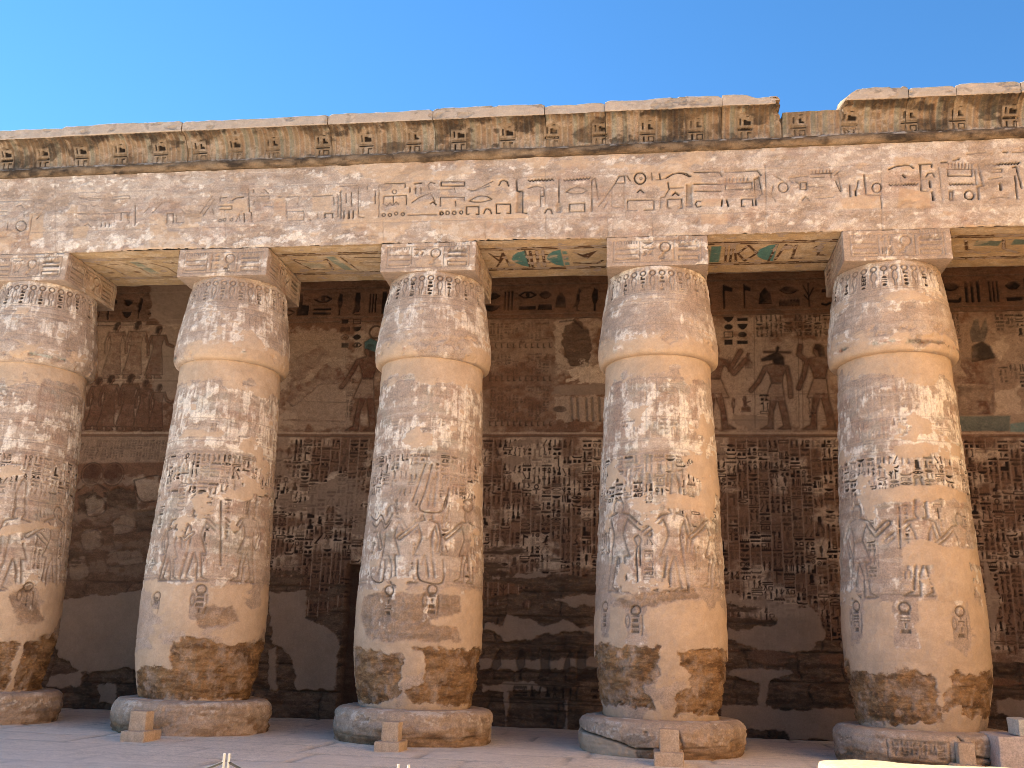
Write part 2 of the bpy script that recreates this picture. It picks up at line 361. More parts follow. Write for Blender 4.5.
def lin(c): return (*c, 1)
def stone(name, a, b, mortar=(.50, .365, .255), bare1=(.16, .10, .062), bare2=(.30, .20, .125), plaster=(.71, .645, .575), dark=(.032, .024, .019),
          red=(.24, .085, .045), teal=(.12, .24, .23), bump=.35, scale=1.0, stain=(.24, .17, .115), stain_amt=.35, strata=1.0):
    m_ = bpy.data.materials.new(name); m_.use_nodes = True; t = m_.node_tree; N = t.nodes; Lk = t.links
    bs = N['Principled BSDF']; bs.inputs['Roughness'].default_value = .93
    try: bs.inputs['Specular IOR Level'].default_value = .15
    except Exception: pass
    tc = N.new('ShaderNodeTexCoord')
    def noise(sc_, det=6, rough=.6, stretch=None):
        n = N.new('ShaderNodeTexNoise'); n.inputs['Scale'].default_value = sc_; n.inputs['Detail'].default_value = det; n.inputs['Roughness'].default_value = rough
        if stretch:
            mp = N.new('ShaderNodeMapping'); mp.inputs['Scale'].default_value = stretch; Lk.new(tc.outputs['Object'], mp.inputs[0]); Lk.new(mp.outputs[0], n.inputs['Vector'])
        else: Lk.new(tc.outputs['Object'], n.inputs['Vector'])
        return n.outputs['Fac']
    def ramp(x, lo, hi):
        r = N.new('ShaderNodeMapRange'); r.inputs[1].default_value = lo; r.inputs[2].default_value = hi; r.interpolation_type = 'SMOOTHSTEP'; Lk.new(x, r.inputs[0]); return r.outputs[0]
    def mul(x, y):
        r = N.new('ShaderNodeMath'); r.operation = 'MULTIPLY'; Lk.new(x, r.inputs[0])
        if isinstance(y, float): r.inputs[1].default_value = y
        else: Lk.new(y, r.inputs[1])
        return r.outputs[0]
    def mix(f, x, y, mode='MIX'):
        r = N.new('ShaderNodeMixRGB'); r.blend_type = mode
        if isinstance(f, float): r.inputs[0].default_value = f
        else: Lk.new(f, r.inputs[0])
        for s_, v in ((1, x), (2, y)):
            if isinstance(v, tuple): r.inputs[s_].default_value = lin(v)
            else: Lk.new(v, r.inputs[s_])
        return r.outputs[0]
    def attr(nm):
        q = N.new('ShaderNodeAttribute'); q.attribute_name = nm; sp_ = N.new('ShaderNodeSeparateColor'); Lk.new(q.outputs['Color'], sp_.inputs[0]); return sp_.outputs
    A, Bq = attr('wear'), attr('paint')
    col = mix(ramp(noise(1.1 * scale), .35, .65), a, b)
    col = mix(mul(ramp(noise(.55 * scale, 8, .7), .5, .68), stain_amt), col, stain)
    mo = mix(ramp(noise(2.2 * scale, 5), .35, .68), mortar, tuple(x * .86 for x in mortar))
    col = mix(A[1], col, mo)
    ba = mix(ramp(noise(1.6, 7, .65, (1, 1, 3.5 * strata)), .38, .64), bare1, bare2)
    ba = mix(mul(ramp(noise(5.0, 6, .7, (1, 1, 2.5 * strata)), .52, .7), .5), ba, tuple(min(1, x * 1.7) for x in bare2))
    col = mix(A[2], col, ba)
    col = mix(mul(A[0], ramp(noise(9.0, 5, .7), .12, .52)), col, plaster)
    col = mix(mul(Bq[1], ramp(noise(7.0, 4), .25, .6)), col, red)
    col = mix(mul(Bq[2], ramp(noise(8.0, 4), .12, .42)), col, teal)
    col = mix(Bq[0], col, dark)
    fine = noise(38.0, 5, .7)
    inv = N.new('ShaderNodeMath'); inv.operation = 'MULTIPLY_ADD'; inv.inputs[1].default_value = -.6; inv.inputs[2].default_value = 1.0; Lk.new(A[1], inv.inputs[0])
    col = mix(mul(inv.outputs[0], .6), col, mix(ramp(fine, .3, .7), (.62, .62, .62), (1.3, 1.28, 1.25)), 'MULTIPLY')
    col = mix(mul(inv.outputs[0], .45), col, mix(ramp(noise(7.5, 6, .72), .34, .66), (.72, .72, .71), (1.2, 1.2, 1.2)), 'MULTIPLY')
    pit = ramp(noise(16.0, 6, .75), .60, .72)
    col = mix(mul(pit, .28), col, tuple(x * .5 for x in a))
    Lk.new(col, bs.inputs['Base Color'])
    bp = N.new('ShaderNodeBump'); bp.inputs['Strength'].default_value = bump; bp.inputs['Distance'].default_value = .02
    Lk.new(noise(22.0, 8, .7), bp.inputs['Height']); Lk.new(bp.outputs[0], bs.inputs['Normal'])
    return m_

def plain(name, c, rough=.8, var=.15, sc_=12.0, metal=0.0):
    m_ = bpy.data.materials.new(name); m_.use_nodes = True; t = m_.node_tree; bs = t.nodes['Principled BSDF']
    n = t.nodes.new('ShaderNodeTexNoise'); n.inputs['Scale'].default_value = sc_; n.inputs['Detail'].default_value = 5
    r = t.nodes.new('ShaderNodeMixRGB'); r.inputs[1].default_value = lin(tuple(x * (1 - var) for x in c)); r.inputs[2].default_value = lin(tuple(min(1, x * (1 + var)) for x in c))
    tc = t.nodes.new('ShaderNodeTexCoord'); t.links.new(tc.outputs['Object'], n.inputs['Vector'])
    t.links.new(n.outputs['Fac'], r.inputs[0]); t.links.new(r.outputs[0], bs.inputs['Base Color'])
    bs.inputs['Roughness'].default_value = rough; bs.inputs['Metallic'].default_value = metal
    return m_

M_COL = stone('carved_sandstone', (.325, .25, .202), (.41, .32, .262), mortar=(.49, .365, .265), bare1=(.12, .068, .036), bare2=(.28, .17, .09))
M_ARC = stone('architrave_sandstone', (.37, .295, .243), (.43, .345, .287), stain_amt=.2, stain=(.25, .19, .145))
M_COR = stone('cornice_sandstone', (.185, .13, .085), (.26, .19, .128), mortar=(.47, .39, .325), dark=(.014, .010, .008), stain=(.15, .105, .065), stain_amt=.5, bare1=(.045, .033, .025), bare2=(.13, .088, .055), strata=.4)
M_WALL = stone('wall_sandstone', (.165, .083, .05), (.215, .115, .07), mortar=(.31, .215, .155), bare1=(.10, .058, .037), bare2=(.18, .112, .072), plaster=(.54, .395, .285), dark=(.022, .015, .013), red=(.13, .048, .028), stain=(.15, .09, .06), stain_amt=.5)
M_SOF = stone('painted_soffit', (.46, .335, .20), (.54, .40, .25), dark=(.09, .045, .025), red=(.20, .085, .04), teal=(.075, .21, .205), stain_amt=.2)
M_PLAIN = stone('plain_sandstone', (.44, .33, .24), (.52, .40, .30))
M_BASE = stone('base_sandstone', (.38, .285, .215), (.48, .37, .285), stain=(.13, .085, .055), stain_amt=.6)
M_SIDE = stone('sunlit_sandstone', (.78, .47, .19), (.84, .54, .24), stain_amt=.15)  # orange raised to strengthen the warm bounce of the unseen court wall
M_CREAM = stone('cream_limestone', (.27, .23, .135), (.35, .30, .18), stain_amt=.3)
M_LIME = stone('limestone', (.52, .46, .38), (.60, .54, .45), stain_amt=.1)
M_GRD = stone('court_paving', (.79, .67, .53), (.87, .745, .595), stain=(.60, .50, .385), stain_amt=.6, mortar=(.87, .745, .60), strata=1, bare1=(.30, .25, .19), bare2=(.35, .29, .22), bump=.6)

# ------------------------------------------------------------------ ground
def build_ground():
    M = Mesh()
    xs = np.concatenate([np.linspace(-900, -14, 24), np.arange(-13.9, 20.0, .07), np.linspace(20.2, 900, 24)])
    ys = np.concatenate([np.linspace(-900, -9, 24), np.arange(-8.9, WY + .2, .07), np.linspace(WY + .4, 900, 20)])
    X, Y = np.meshgrid(xs, ys); P = np.stack([X, Y, 0 * X], -1)
    near = step(-13.5, -12, X) * step(20, 18, X) * step(-9, -7.5, Y)
    Z = near * (.022 * noise3(P, 1.7, 4, 3) + .010 * noise3(P, .3, 2, 5))
    # worn joints of the paving
    j = np.zeros_like(X)
    r = np.random.default_rng(5)
    for k, y in enumerate(np.arange(-7.0, WY, 1.25)):
        wob = .05 * noise3(np.stack([X, 0 * X + k, 0 * X], -1), .9, 2, 9)
        j = np.maximum(j, np.exp(-((Y - y + wob * 2) / .055)**2))
        for x in np.arange(-13 + r.random() * 2, 19, 2.1): 
            xx = x + r.uniform(-.4, .4)
            j = np.maximum(j, np.exp(-((X - xx + wob) / .055)**2) * ((Y > y) & (Y < y + 1.25)))
    j *= near * (.25 + .75 * step(-.4, .4, noise3(P, 1.3, 3, 12) * 2))
    Z -= .03 * j
    P[..., 2] = Z
    a = np.zeros(P.shape[:2] + (4,)); a[..., 3] = 1; a[..., 1] = step(-.1, .5, noise3(P, 2.2, 3, 31) * 2) * .8
    a[..., 2] = np.maximum(.75 * j, 1 - step(-10, -8.6, Y)); a[..., 1] *= step(-10, -8.6, Y)
    M.grid(P, a)
    o = M.build('ground', M_GRD); o['kind'] = 'structure'
    o['label'] = 'dusty grey stone paving of the temple court'; o['category'] = 'ground'
build_ground()

# ------------------------------------------------------------------ columns
def bevel(b, wd=.05, dep=.02):
    dx = np.minimum(b.U - b.U[0], b.U[-1] - b.U); dy = np.minimum(b.V - b.V[0], b.V[-1] - b.V)
    d = np.minimum(dx[None], dy[:, None]); return dep * np.clip(1 - d / wd, 0, 1)**2

ZX = lambda ox, oy, s: (lambda i, L: [oncol(i, ox + a / s, oy + c / s) for a, c in L])
BARE = {
 0: [[(-20, 640), (22, 642), (14, 664), (8, 690), (-20, 690)], [(26, 642), (55, 641), (55, 690), (12, 690), (18, 662)]],
 1: [[(173, 641), (190, 637), (208, 640), (231, 645), (250, 641), (270, 642), (270, 697), (130, 697), (130, 672), (150, 668), (170.6, 667)]],
 2: [[(345, 647), (372, 650), (401, 654), (401, 694), (393, 700), (376, 703), (345, 703)],
     [(412, 647), (440, 647), (447, 651), (490, 648), (490, 706), (414, 704), (405, 690), (423, 682), (425, 661), (421, 651)]],
 3: [[(585, 645), (637, 646), (661, 647), (662, 657), (657, 680), (644, 687), (654, 709), (640, 707), (600, 703), (585, 703)],
     [(664, 647), (715, 649), (740, 652), (735, 716), (676, 714), (677, 697), (693, 689), (689, 672), (680, 661)]],
 4: [[(830, 673), (894, 673), (898, 669), (912, 670), (936, 676), (938, 706), (943, 722), (830, 722)],
     [(957, 673), (1010, 671), (1010, 720), (972, 719), (961, 709), (944, 712), (947, 688)]],
}
HALF = {2: [[(364, 595), (400, 592), (440, 594), (459, 598), (459, 611), (432, 622), (458, 627), (459, 640), (430, 641), (372, 640), (360, 620)]],
        3: [[(640, 592), (690, 588), (700, 596), (640, 610), (610, 606)]], 1: [[(195, 607), (232, 606), (240, 622), (200, 628)]], 4: [], 0: [[(10, 590), (30, 585), (45, 620), (20, 625)]]}
MORT = {3: [[(667, 494), (680, 493), (708, 501), (716, 512), (702, 512), (667, 508)]],
        4: [[(857, 497), (870, 492), (907, 484), (940, 485), (966, 494), (968, 503), (930, 500), (885, 502), (864, 507)], [(894, 445), (938, 444), (940, 454), (900, 458), (892, 452)],
            [(900, 548), (920, 540), (948, 548), (980, 548), (985, 566), (904, 566)], [(935, 560), (970, 556), (975, 600), (940, 602), (928, 580)]],
        2: [], 1: [[(186, 430), (222, 433), (220, 437), (180, 437)]], 0: [[(0, 525), (40, 522), (60, 528), (0, 534)]]}
FIGP = {   # feet x, feet y, top of head y, facing, crown (standing on the ring above the repaired foot)
 0: [(8, 590, 505, 1, 'tall'), (50, 588, 505, -1, None)],
 1: [(190, 580, 505, 1, 'disk'), (247, 582, 506, -1, 'tall'), (165, 580, 520, 1, None)],
 2: [(385, 585, 505, 1, None), (424, 583, 509, -1, 'plumes'), (468, 583, 512, -1, 'disk')],
 3: [(616, 591, 500, 1, None), (676, 591, 500, -1, 'tall'), (716, 588, 510, -1, None)],
 4: [(859, 598, 505, 1, None), (928, 596, 505, -1, 'tall'), (970, 594, 516, -1, None)],
}
FIGS = {
 2: [((320, 400), [[(490,300),(430,470)], [(522,300),(490,420),(465,512),(575,515),(600,410)], [(572,512),(590,450)], [(240,570),(262,590),(285,560),(300,600),(330,560)], [(235,540),(260,560),(285,535),(305,580),(335,530)]]),
     ((320, 560), [[(240,0),(240,85),(290,100),(300,0)], [(455,0),(455,70),(480,100),(570,105),(575,0)]])],
 3: [((560, 400), [[(345,640),(362,630),(375,650),(362,680),(345,655),(345,640)], [(355,680),(352,768)], [(370,680),(372,768)]]), ((560, 560), [[(355,0),(360,100)]])],
 4: [((800, 400), [[(460,500),(465,690)]])], 1: [((120, 400), [[(470,470),(470,768)]])], 0: [],
}
CART = {2: [((432, 601), .20, .62), ((388, 602), .20, .62)], 3: [((635, 621), .22, .55), ((604, 616), .16, .5)], 4: [((856, 618), .22, .62), ((905, 620), .22, .62), ((962, 624), .2, .62)], 1: [((200, 600), .2, .6), ((156, 600), .14, .2)], 0: [((28, 596), .22, .55)]}
LABELS = ['column at the far left, cut off by the edge of the photo',
          'grey-mauve column, second from the left, with one wide brown eroded patch above its base',
          'column in the middle of the photo with a tall feather crown carved on its shaft',
          'column between two teal painted soffits, its cracked base patched with smooth mortar',
          'column at the right, warm orange flank, its base broken and rebuilt on the right']

def column(i):
    root = thing('column', LABELS[i], 'column', (XS[i], AX, 0), 'columns of the portico')
    d = .0138
    # ---- shaft
    b = Board(-math.pi * RU, .56, math.pi * RU, 7.43, d, 10 + i)
    V = b.V[:, None] + 0 * b.U[None]; U = b.U[None] + 0 * V; r = b.rng
    big = b.fb(1.1, .8, 5, 1); mid = b.fb(.35, .28, 5, 2); fin = b.fb(.07, .07, 3, 3); hor = b.fb(.9, .12, 5, 4)
    colm = b.fb(.07, .5, 4, 6); mot = b.fb(.14, .17, 5, 7, .65)
    # horizontal ring lines
    for z, wd_ in ((2.86, .03), (2.92, .018), (4.95 + .42, .02), (5.40, .03), (5.62, .018), (6.08, .018), (6.86, .02), (5.46, .012)):
        b.line([(b.U[0], z), (b.U[-1], z)], wd_, E=.008, D=.10)
    # columns of faded stripes and signs
    for k in range(26):
        u = b.U[0] + k * .278 + r.uniform(-.05, .05)
        b.line([(u, 5.66), (u, 6.84)], .018, E=.006, D=.08); b.line([(u + .14, 6.1), (u + .14, 6.84)], .014, E=.004, D=.06)
        if r.random() < .6: b.line([(u + .07, 5.66), (u + .07, 6.05)], .02, E=.006, D=.08)
    text(b, b.U[0], b.U[-1], 5.68, 6.05, .2, dens=.5, E=.010, D=.16); text(b, b.U[0], b.U[-1], 6.2, 6.8, .22, dens=.3, E=.007, D=.10)
    text(b, b.U[0], b.U[-1], 4.48, 5.34, .205, dens=.95, E=.022, D=.42, var=[.3, .7, 1, 1.5])
    for k in range(14):
        u = b.U[0] + (k + r.random() * .5) * .52
        text(b, u, u + .19, 2.98, 4.45, .19, dens=.85, E=.02, D=.36, var=[.4, .8, 1.3])
        b.line([(u - .02, 2.95), (u - .02, 5.3)], .014, E=.008, D=.10); b.line([(u + .21, 2.95), (u + .21, 5.3)], .014, E=.008, D=.10)
    for px, py, top, fc, cr in FIGP[i]:
        u0_, z0_ = oncol(i, px, py); h_ = oncol(i, px, top)[1] - z0_
        fig(b, u0_, z0_, h_, fc, paint=False, wd=.030, E=.030, D=.24, crown=cr, clear=.12, arms=[[(.13,.80),(.22,.66),(.36,.78)], [(-.13,.80),(-.19,.64),(-.13,.46)]] if px % 2 else [[(.13,.80),(.24,.70),(.37,.60)], [(-.13,.80),(-.18,.62),(-.16,.44)]])
    # the carved figures clear the ground they stand on
    for (o_, S) in FIGS[i]:
        s_ = {(0, 540): 3.37, (764, 540): 3.37, (0, 300): 2.954}.get(o_, 4.655)
        for L in S:
            pts = [oncol(i, o_[0] + a / s_, o_[1] + c / s_) for a, c in L]
            pp = np.array(pts); g = b.win(pp[:, 0].min(), pp[:, 1].min(), pp[:, 0].max(), pp[:, 1].max(), .12)
            if g is not None:
                sl, X_, Y_ = g; k_ = 1 - step(.11, .05, line_d(X_, Y_, pts)); b.E[sl] *= k_; b.D[sl] *= k_
    for (o_, S) in FIGS[i]:
        s_ = {(0, 540): 3.37, (764, 540): 3.37, (0, 300): 2.954}.get(o_, 4.655)
        for L in S: b.line(curve([oncol(i, o_[0] + a / s_, o_[1] + c / s_) for a, c in L]), .028, E=.026, D=.30)
    # repaired zones
    M = np.maximum(step(2.82, 2.76, V + .05 * mid + .04 * big) * step(-1.3, -.9, big + .3 * mid), step(6.84, 6.89, V + .10 * mid + .08 * big))
    M = np.maximum(M, step(1.7, 1.8, mid * .8 + big * .9 - 1.0 * step(5.2, 6.3, V)))
    b.M = M * step(7.6, 7.5, V)
    for L in MORT[i]: b.poly([oncol(i, *q) for q in L], ragged=.018, M=1)
    for (pt, w_, h_) in CART[i]:
        u, z = oncol(i, *pt); g = b.win(u - w_ * .8, z - h_ * .75, u + w_ * .9, z + h_ * .6, 0)
        if g is not None:
            sl, X_, Y_ = g; e = np.maximum(np.abs(X_ - u) / (w_ * .95), np.abs(Y_ - z + .05) / (h_ * .75)) + .18 * mid[sl]
            b.M[sl] *= step(.72, .85, e)
    keep = 1 - b.M
    b.E *= keep * np.clip(.9 + .2 * mid, .3, 1.1); b.D *= keep * np.clip(.95 + .25 * big + .2 * mid, .2, 1.3)
    for (pt, w_, h_) in CART[i]:
        u, z = oncol(i, *pt)
        b.ell(u, z + h_ * .34, .085, .085, .03, E=.022, D=.3)
        L = list(r.choice(['bread', 'stool', 'slab', 'water', 'stroke', 'board', 'house', 'reed'], 4))
        for k, nm in enumerate(L): b.glyph(nm, u - w_ * .3, z + h_ * (.12 - .17 * k), w_ * .6, h_ * .13, E=.024, D=.33)
        if r.random() < .7: b.line([(u + w_ * .55, z + .1), (u + w_ * .6, z - .1), (u + w_ * .5, z - .25)], .02, E=.014, D=.2); b.ell(u - w_ * .65, z, .04, .1, .02, E=.012, D=.2)
    # white plaster left in patches
    zone = 1.1 * step(2.75, 3.1, V) * step(6.95, 6.7, V) - 1.2
    # each painted panel kept its ground coat to a different degree
    pan = r.normal(0, 1, 64); pan = pan[((U - b.U[0]) / .139).astype(int) % 64] * step(5.44, 5.5, V) * step(6.92, 6.86, V)
    pl = step(-.15, 1.25, .30 * mid + .32 * colm + .42 * mot + .5 * big + .30 * pan + zone - .12 + .30 * step(5.3, 5.4, V) + .5 * np.exp(-((V - 5.52) / .09)**2) + .2 * fin)
    pl = np.maximum(pl, .7 * step(1.0, 1.7, mid + .4 * fin + .4 * big - 2.5 * step(2.6, 2.3, V)))
    b.P = pl * (1 - .9 * b.M) * (1 - np.clip(b.D * 1.7, 0, 1)) * .92
    b.P = np.maximum(b.P, .2 * step(-.2, .6, hor) * (1 - b.M) * step(2.8, 3.1, V))
    b.C = .20 * step(.7, 1.5, b.fb(.4, .5, 4, 8)) * (1 - b.M) * step(2.9, 3.2, V)
    b.T = .13 * step(1.0, 1.7, b.fb(.5, .3, 4, 9)) * (1 - b.M) * step(2.9, 3.2, V)
    for L in HALF[i]: b.poly([oncol(i, *q) for q in L], soft=.03, ragged=.02, B=.55, M=-.9)
    for L in BARE[i]: b.poly([oncol(i, *q) for q in L], soft=.016, ragged=.026, B=1, M=-1, E=-1, D=-1, P=-1)
    b.B *= np.clip(.95 + .2 * mot + .12 * mid, .3, 1)
    # behind, out of sight from the court: the same kind of wear
    bk = step(1.55, 1.75, np.abs(U)) * step(1.72, 1.6, V + .06 * mid); b.B = np.maximum(b.B, bk)
    b.N = .006 * big * .6 + .004 * mid + .0015 * fin + .003 * b.P - .003 * hor * (1 - b.M)
    b.N += b.B * (-.028 + .010 * hor + .011 * mid + .005 * fin)
    b.N -= .02 * b.B * step(.7, 1.4, -hor)
    th = b.U / RU; z = b.V
    rad = np.interp(z, PROF_Z, PROF_R)[:, None] + b.height()
    # soften the joints between drums
    for zj in (1.72, 3.15, 4.42, 5.68, 6.9): rad -= .012 * np.exp(-((V - zj - .01 * mid) / .012)**2) * (1 - b.M * .7)
    P = np.stack([rad * np.sin(th)[None], -rad * np.cos(th)[None], V], -1)
    A, Bc = b.attrs(); m_ = Mesh(); m_.grid(P[:, :-1], A[:, :-1], Bc[:, :-1], wrap=True); m_.build('shaft', M_COL, root)
    # ---- capital
    s = np.concatenate([[0], np.cumsum(np.hypot(np.diff(CAPZ), np.diff(CAPR)))]); ns = int(s[-1] / d)
    b = Board(-math.pi * RU, 0, math.pi * RU, s[-1], d, 40 + i)
    zz = np.interp(b.V, s, CAPZ); rr = np.interp(b.V, s, CAPR)
    kr = np.ones(3) / 3; rr = np.convolve(np.pad(rr, 1, 'edge'), kr, 'valid'); zz = np.convolve(np.pad(zz, 1, 'edge'), kr, 'valid')
    Z = zz[:, None] + 0 * b.U[None]; r = b.rng
    big = b.fb(1.0, .7, 5, 1); mid = b.fb(.3, .22, 5, 2); fin = b.fb(.07, .07, 3, 3); hor = b.fb(.9, .08, 5, 4); colm = b.fb(.09, .6, 4, 6)
    s_at = lambda q: float(np.interp(q, CAPZ, s))
    b.dk = 1.45; t0 = s_at(8.62); t1 = s_at(9.10)
    for q in (t0 - .02, t0 + .02, t1 + .015): b.line([(b.U[0], q), (b.U[-1], q)], .014, E=.008, D=.12)
    n = 34; pw = (b.U[-1] - b.U[0]) / n
    for k in range(n):
        u = b.U[0] + (k + .5) * pw
        b.ell(u, t1 - .055, .062, .052, .024, E=.024, D=.34, C=.25 if r.random() < .4 else 0)
        if k % 2:
            L = list(r.choice(['stool', 'disc', 'bread', 'slab', 'water', 'stroke', 'leg', 'throne', 'board'], 4))
            for q, nm in enumerate(L): b.glyph(nm, u - .05, t1 - .20 - .085 * q, .10, .07, E=.02, D=.62)
            b.line([(u - .09, t1 - .12), (u - .09, t0 + .05)], .014, E=.012, D=.2); b.line([(u + .09, t1 - .12), (u + .09, t0 + .05)], .014, E=.012, D=.2)
        else:
            b.line([(u - .01, t1 - .11), (u - .05, t1 - .17), (u - .055, t1 - .27), (u - .02, t1 - .33), (u - .02, t0 + .05)], .022, E=.020, D=.26)
            b.line([(u + .01, t1 - .11), (u + .055, t1 - .18), (u + .05, t1 - .28), (u + .02, t1 - .34), (u + .03, t0 + .05)], .020, E=.018, D=.22)
    z1 = s_at(7.95); z2 = s_at(8.35)
    for k in range(30):
        u = b.U[0] + k * .24 + r.uniform(-.06, .06)
        if r.random() < .8: b.line([(u, z1), (u, z2)], .016, E=.006, D=.12)
        if r.random() < .4: b.line([(u, z2), (u + .22, z2)], .014, E=.006, D=.1)
    text(b, b.U[0], b.U[-1], z1 + .05, z2 - .03, .24, dens=.22, E=.006, D=.10)
    for q in (z1 - .03, z2 + .03, s_at(8.48)): b.line([(b.U[0], q), (b.U[-1], q)], .016, E=.007, D=.10)
    lip = step(7.74, 7.66, Z + .05 * mid + .03 * big)
    b.M = np.maximum(lip * step(-1.1, -.7, big), step(1.6, 1.75, mid + .6 * big) * .9) * step(8.6, 8.5, Z)
    keep = 1 - b.M; b.E *= keep * np.clip(.9 + .2 * mid, .3, 1.1); b.D *= keep * np.clip(.85 + .3 * big, .3, 1.2)
    b.P = step(.0, 1.5, .6 * mid + .5 * big + .4 * colm + .2 * fin - .10 + .3 * step(8.5, 8.2, Z)) * (1 - b.M) * .8 * (1 - np.clip(b.D * 1.6, 0, 1))
    b.P = np.maximum(b.P, .20 * step(-1.2, 1.4, .5 * hor + mid) * (1 - b.M))
    gl = np.exp(-((Z - 7.50 - .01 * big) / .045)**2) * step(.2, .9, b.fb(.45, 2, 4, 11))
    b.C = np.maximum(b.C, .75 * gl * step(0, .8, b.fb(.08, .05, 2, 12))); b.T = np.maximum(b.T, .4 * gl * step(.4, 1.0, b.fb(.15, .1, 2, 13))); b.D = np.maximum(b.D, .4 * gl * step(.6, 1.2, -mid)); b.P = np.maximum(b.P, .6 * gl * step(.3, 1, mid))
    b.N = .005 * big + .004 * mid + .0015 * fin + .003 * b.P - .001 * hor * (1 - b.M) - .02 * step(1.4, 2.2, -mid - .4 * big) * lip
    rad = rr[:, None] + b.height(); th = b.U / RU
    P = np.stack([rad * np.sin(th)[None], -rad * np.cos(th)[None], Z], -1)
    A, Bc = b.attrs(); m_ = Mesh(); m_.grid(P[:, :-1], A[:, :-1], Bc[:, :-1], wrap=True); m_.build('capital', M_COL, root)
    # ---- base
    bz = np.array([-.03, .05, .16, .30, .42, .50, .555, .585, .60, .61, .605, .60]); br = np.array([1.465, 1.49, 1.508, 1.515, 1.512, 1.50, 1.475, 1.44, 1.38, 1.25, 1.12, 1.0])
    s = np.concatenate([[0], np.cumsum(np.hypot(np.diff(bz), np.diff(br)))])
    b = Board(-math.pi * 1.45, 0, math.pi * 1.45, s[-1], .018, 70 + i)
    zz = np.interp(b.V, s, bz); rr = np.interp(b.V, s, br); kr = np.ones(5) / 5
    rr = np.convolve(np.pad(rr, 2, 'edge'), kr, 'valid'); zz = np.convolve(np.pad(zz, 2, 'edge'), kr, 'valid'); Z = zz[:, None] + 0 * b.U[None]
    big = b.fb(1.2, .6, 5, 1); mid = b.fb(.28, .16, 5, 2); fin = b.fb(.06, .06, 3, 3); hor = b.fb(1.2, .10, 5, 4)
    low = step(.36, .16, Z + .06 * big + .03 * mid)
    b.B = np.maximum(low * step(-.9, -.2, big), .7 * step(.9, 1.4, mid + .4 * hor)) * step(.56, .5, Z)
    if i == 3:
        b.poly([(-3.2, -.1), (-1.62, -.1), (-.42, -.1), (-.45, .18), (-.75, .27), (-1.2, .33), (-1.7, .36), (-3.2, .42)], ragged=.02, M=1, B=-1)
        b.line([(-2.2, .40), (-1.7, .37), (-1.2, .34), (-.75, .27), (-.45, .18), (0, .20), (.3, .18)], .03, E=.05, D=.5)
        b.line([(.35, .0), (.33, .25), (.27, .5)], .02, E=.03, D=.4); b.line([(.3, .22), (1.2, .26)], .015, E=.02, D=.3)
    if i == 4:
        b.line([(-.9, .30), (-.9, .5), (.05, .5), (.05, .16), (-.9, .16), (-.9, .30)], .02, E=.02, D=.2)
        text(b, -.85, 0, .18, .5, .15, E=.02, D=.3, dens=1); b.line([(.2, .62), (.3, .45), (.42, .42), (.45, .30), (.9, .24)], .025, E=.04, D=.5)
    if i == 2: b.line([(-2, .2), (0, .17), (2, .21)], .012, E=.012, D=.25)
    b.P = .45 * step(.5, 1.3, mid + .4 * fin) * step(.2, .35, Z) * (1 - b.B)
    b.M = np.maximum(b.M, .6 * step(.57, .6, Z))
    b.N = .008 * big + .006 * mid + .004 * fin + .008 * hor - b.B * (.02 + .02 * step(0, 1, -hor)) + .01 * b.M
    rad = rr[:, None] + b.height() * step(.62, .5, Z * step(1.2, 1.4, rr[:, None])); th = b.U / 1.45
    P = np.stack([rad * np.sin(th)[None], -rad * np.cos(th)[None], Z + (b.height() * .3) * step(.5, .58, Z)], -1)
    A, Bc = b.attrs(); m_ = Mesh(); m_.grid(P[:, :-1], A[:, :-1], Bc[:, :-1], wrap=True); m_.build('base', M_BASE, root)
    # ---- abacus
    bs = {}
    for nm, u0, u1 in (('front', -AX, AX), ('left', -AX, AX), ('right', -AX, AX)):
        b = Board(u0, H2, u1, H1, .014, 90 + i * 3 + len(bs)); r = b.rng
        big = b.fb(.8, .5, 5, 1); mid = b.fb(.25, .2, 5, 2); fin = b.fb(.06, .06, 3, 3)
        z0, z1 = H2 + .10, H1 - .09; x0, x1 = u0 + .14, u1 - .14
        b.line([(x0, z0), (x0, z1), (x1, z1), (x1, z0)], .02, True, E=.012, D=.14)
        wf = x1 - x0; p = [x0 + wf * q for q in (.02, .30, .46, .68, .72, .98)]
        for k in range(9): b.line([(p[0] + .03 + k * .05, z1 - .06), (p[0] + .03 + k * .05, z1 - .01)], .018, E=.014, D=.18)
        for q in (.0, .11, .22): b.line([(p[0] + .02, z0 + .06 + q), (p[1] - .04, z0 + .06 + q)], .026, E=.018, D=.2)
        b.line([(p[1], z0 + .03), (p[1], z1 - .02)], .02, E=.014, D=.15)
        text(b, p[1] + .03, p[2] + .02, z0 + .02, z1 - .02, .19, E=.018, D=.22)
        b.ell((p[2] + p[3]) / 2 + .04, z1 - .15, .10, .10, .03, E=.02, D=.25); b.glyph('chick', p[2] + .08, z0 + .02, .2, .18, E=.018, D=.25)
        b.line([(p[3] + .02, z0 + .02), (p[3] + .02, z1 - .02)], .018, E=.014, D=.15)
        for k in range(7): b.line([(p[4] + .05 + k * .055, z1 - .02), (p[4] + .05 + k * .055, z1 + .06)], .016, E=.012, D=.15)
        for q, nn in ((.02, 'pool'), (.18, 'bar'), (.30, 'board')): b.glyph(nn, p[4] + .04, z0 + q, p[5] - p[4] - .06, .11, E=.018, D=.24)
        if nm == 'front': b.D *= np.clip(.8 + .4 * big, .2, 1.3)
        b.D *= np.clip(.9 + .4 * mid, .2, 1.2) * (1.25 if nm != 'front' else 1)
        b.P = .7 * step(.4, 1.7, mid + .4 * fin + .3 * big) * (1 - b.D) * (1 if nm == 'front' else .4)
        b.C = .3 * step(.6, 1.4, b.fb(.4, .3, 3, 8)) * (nm != 'front')
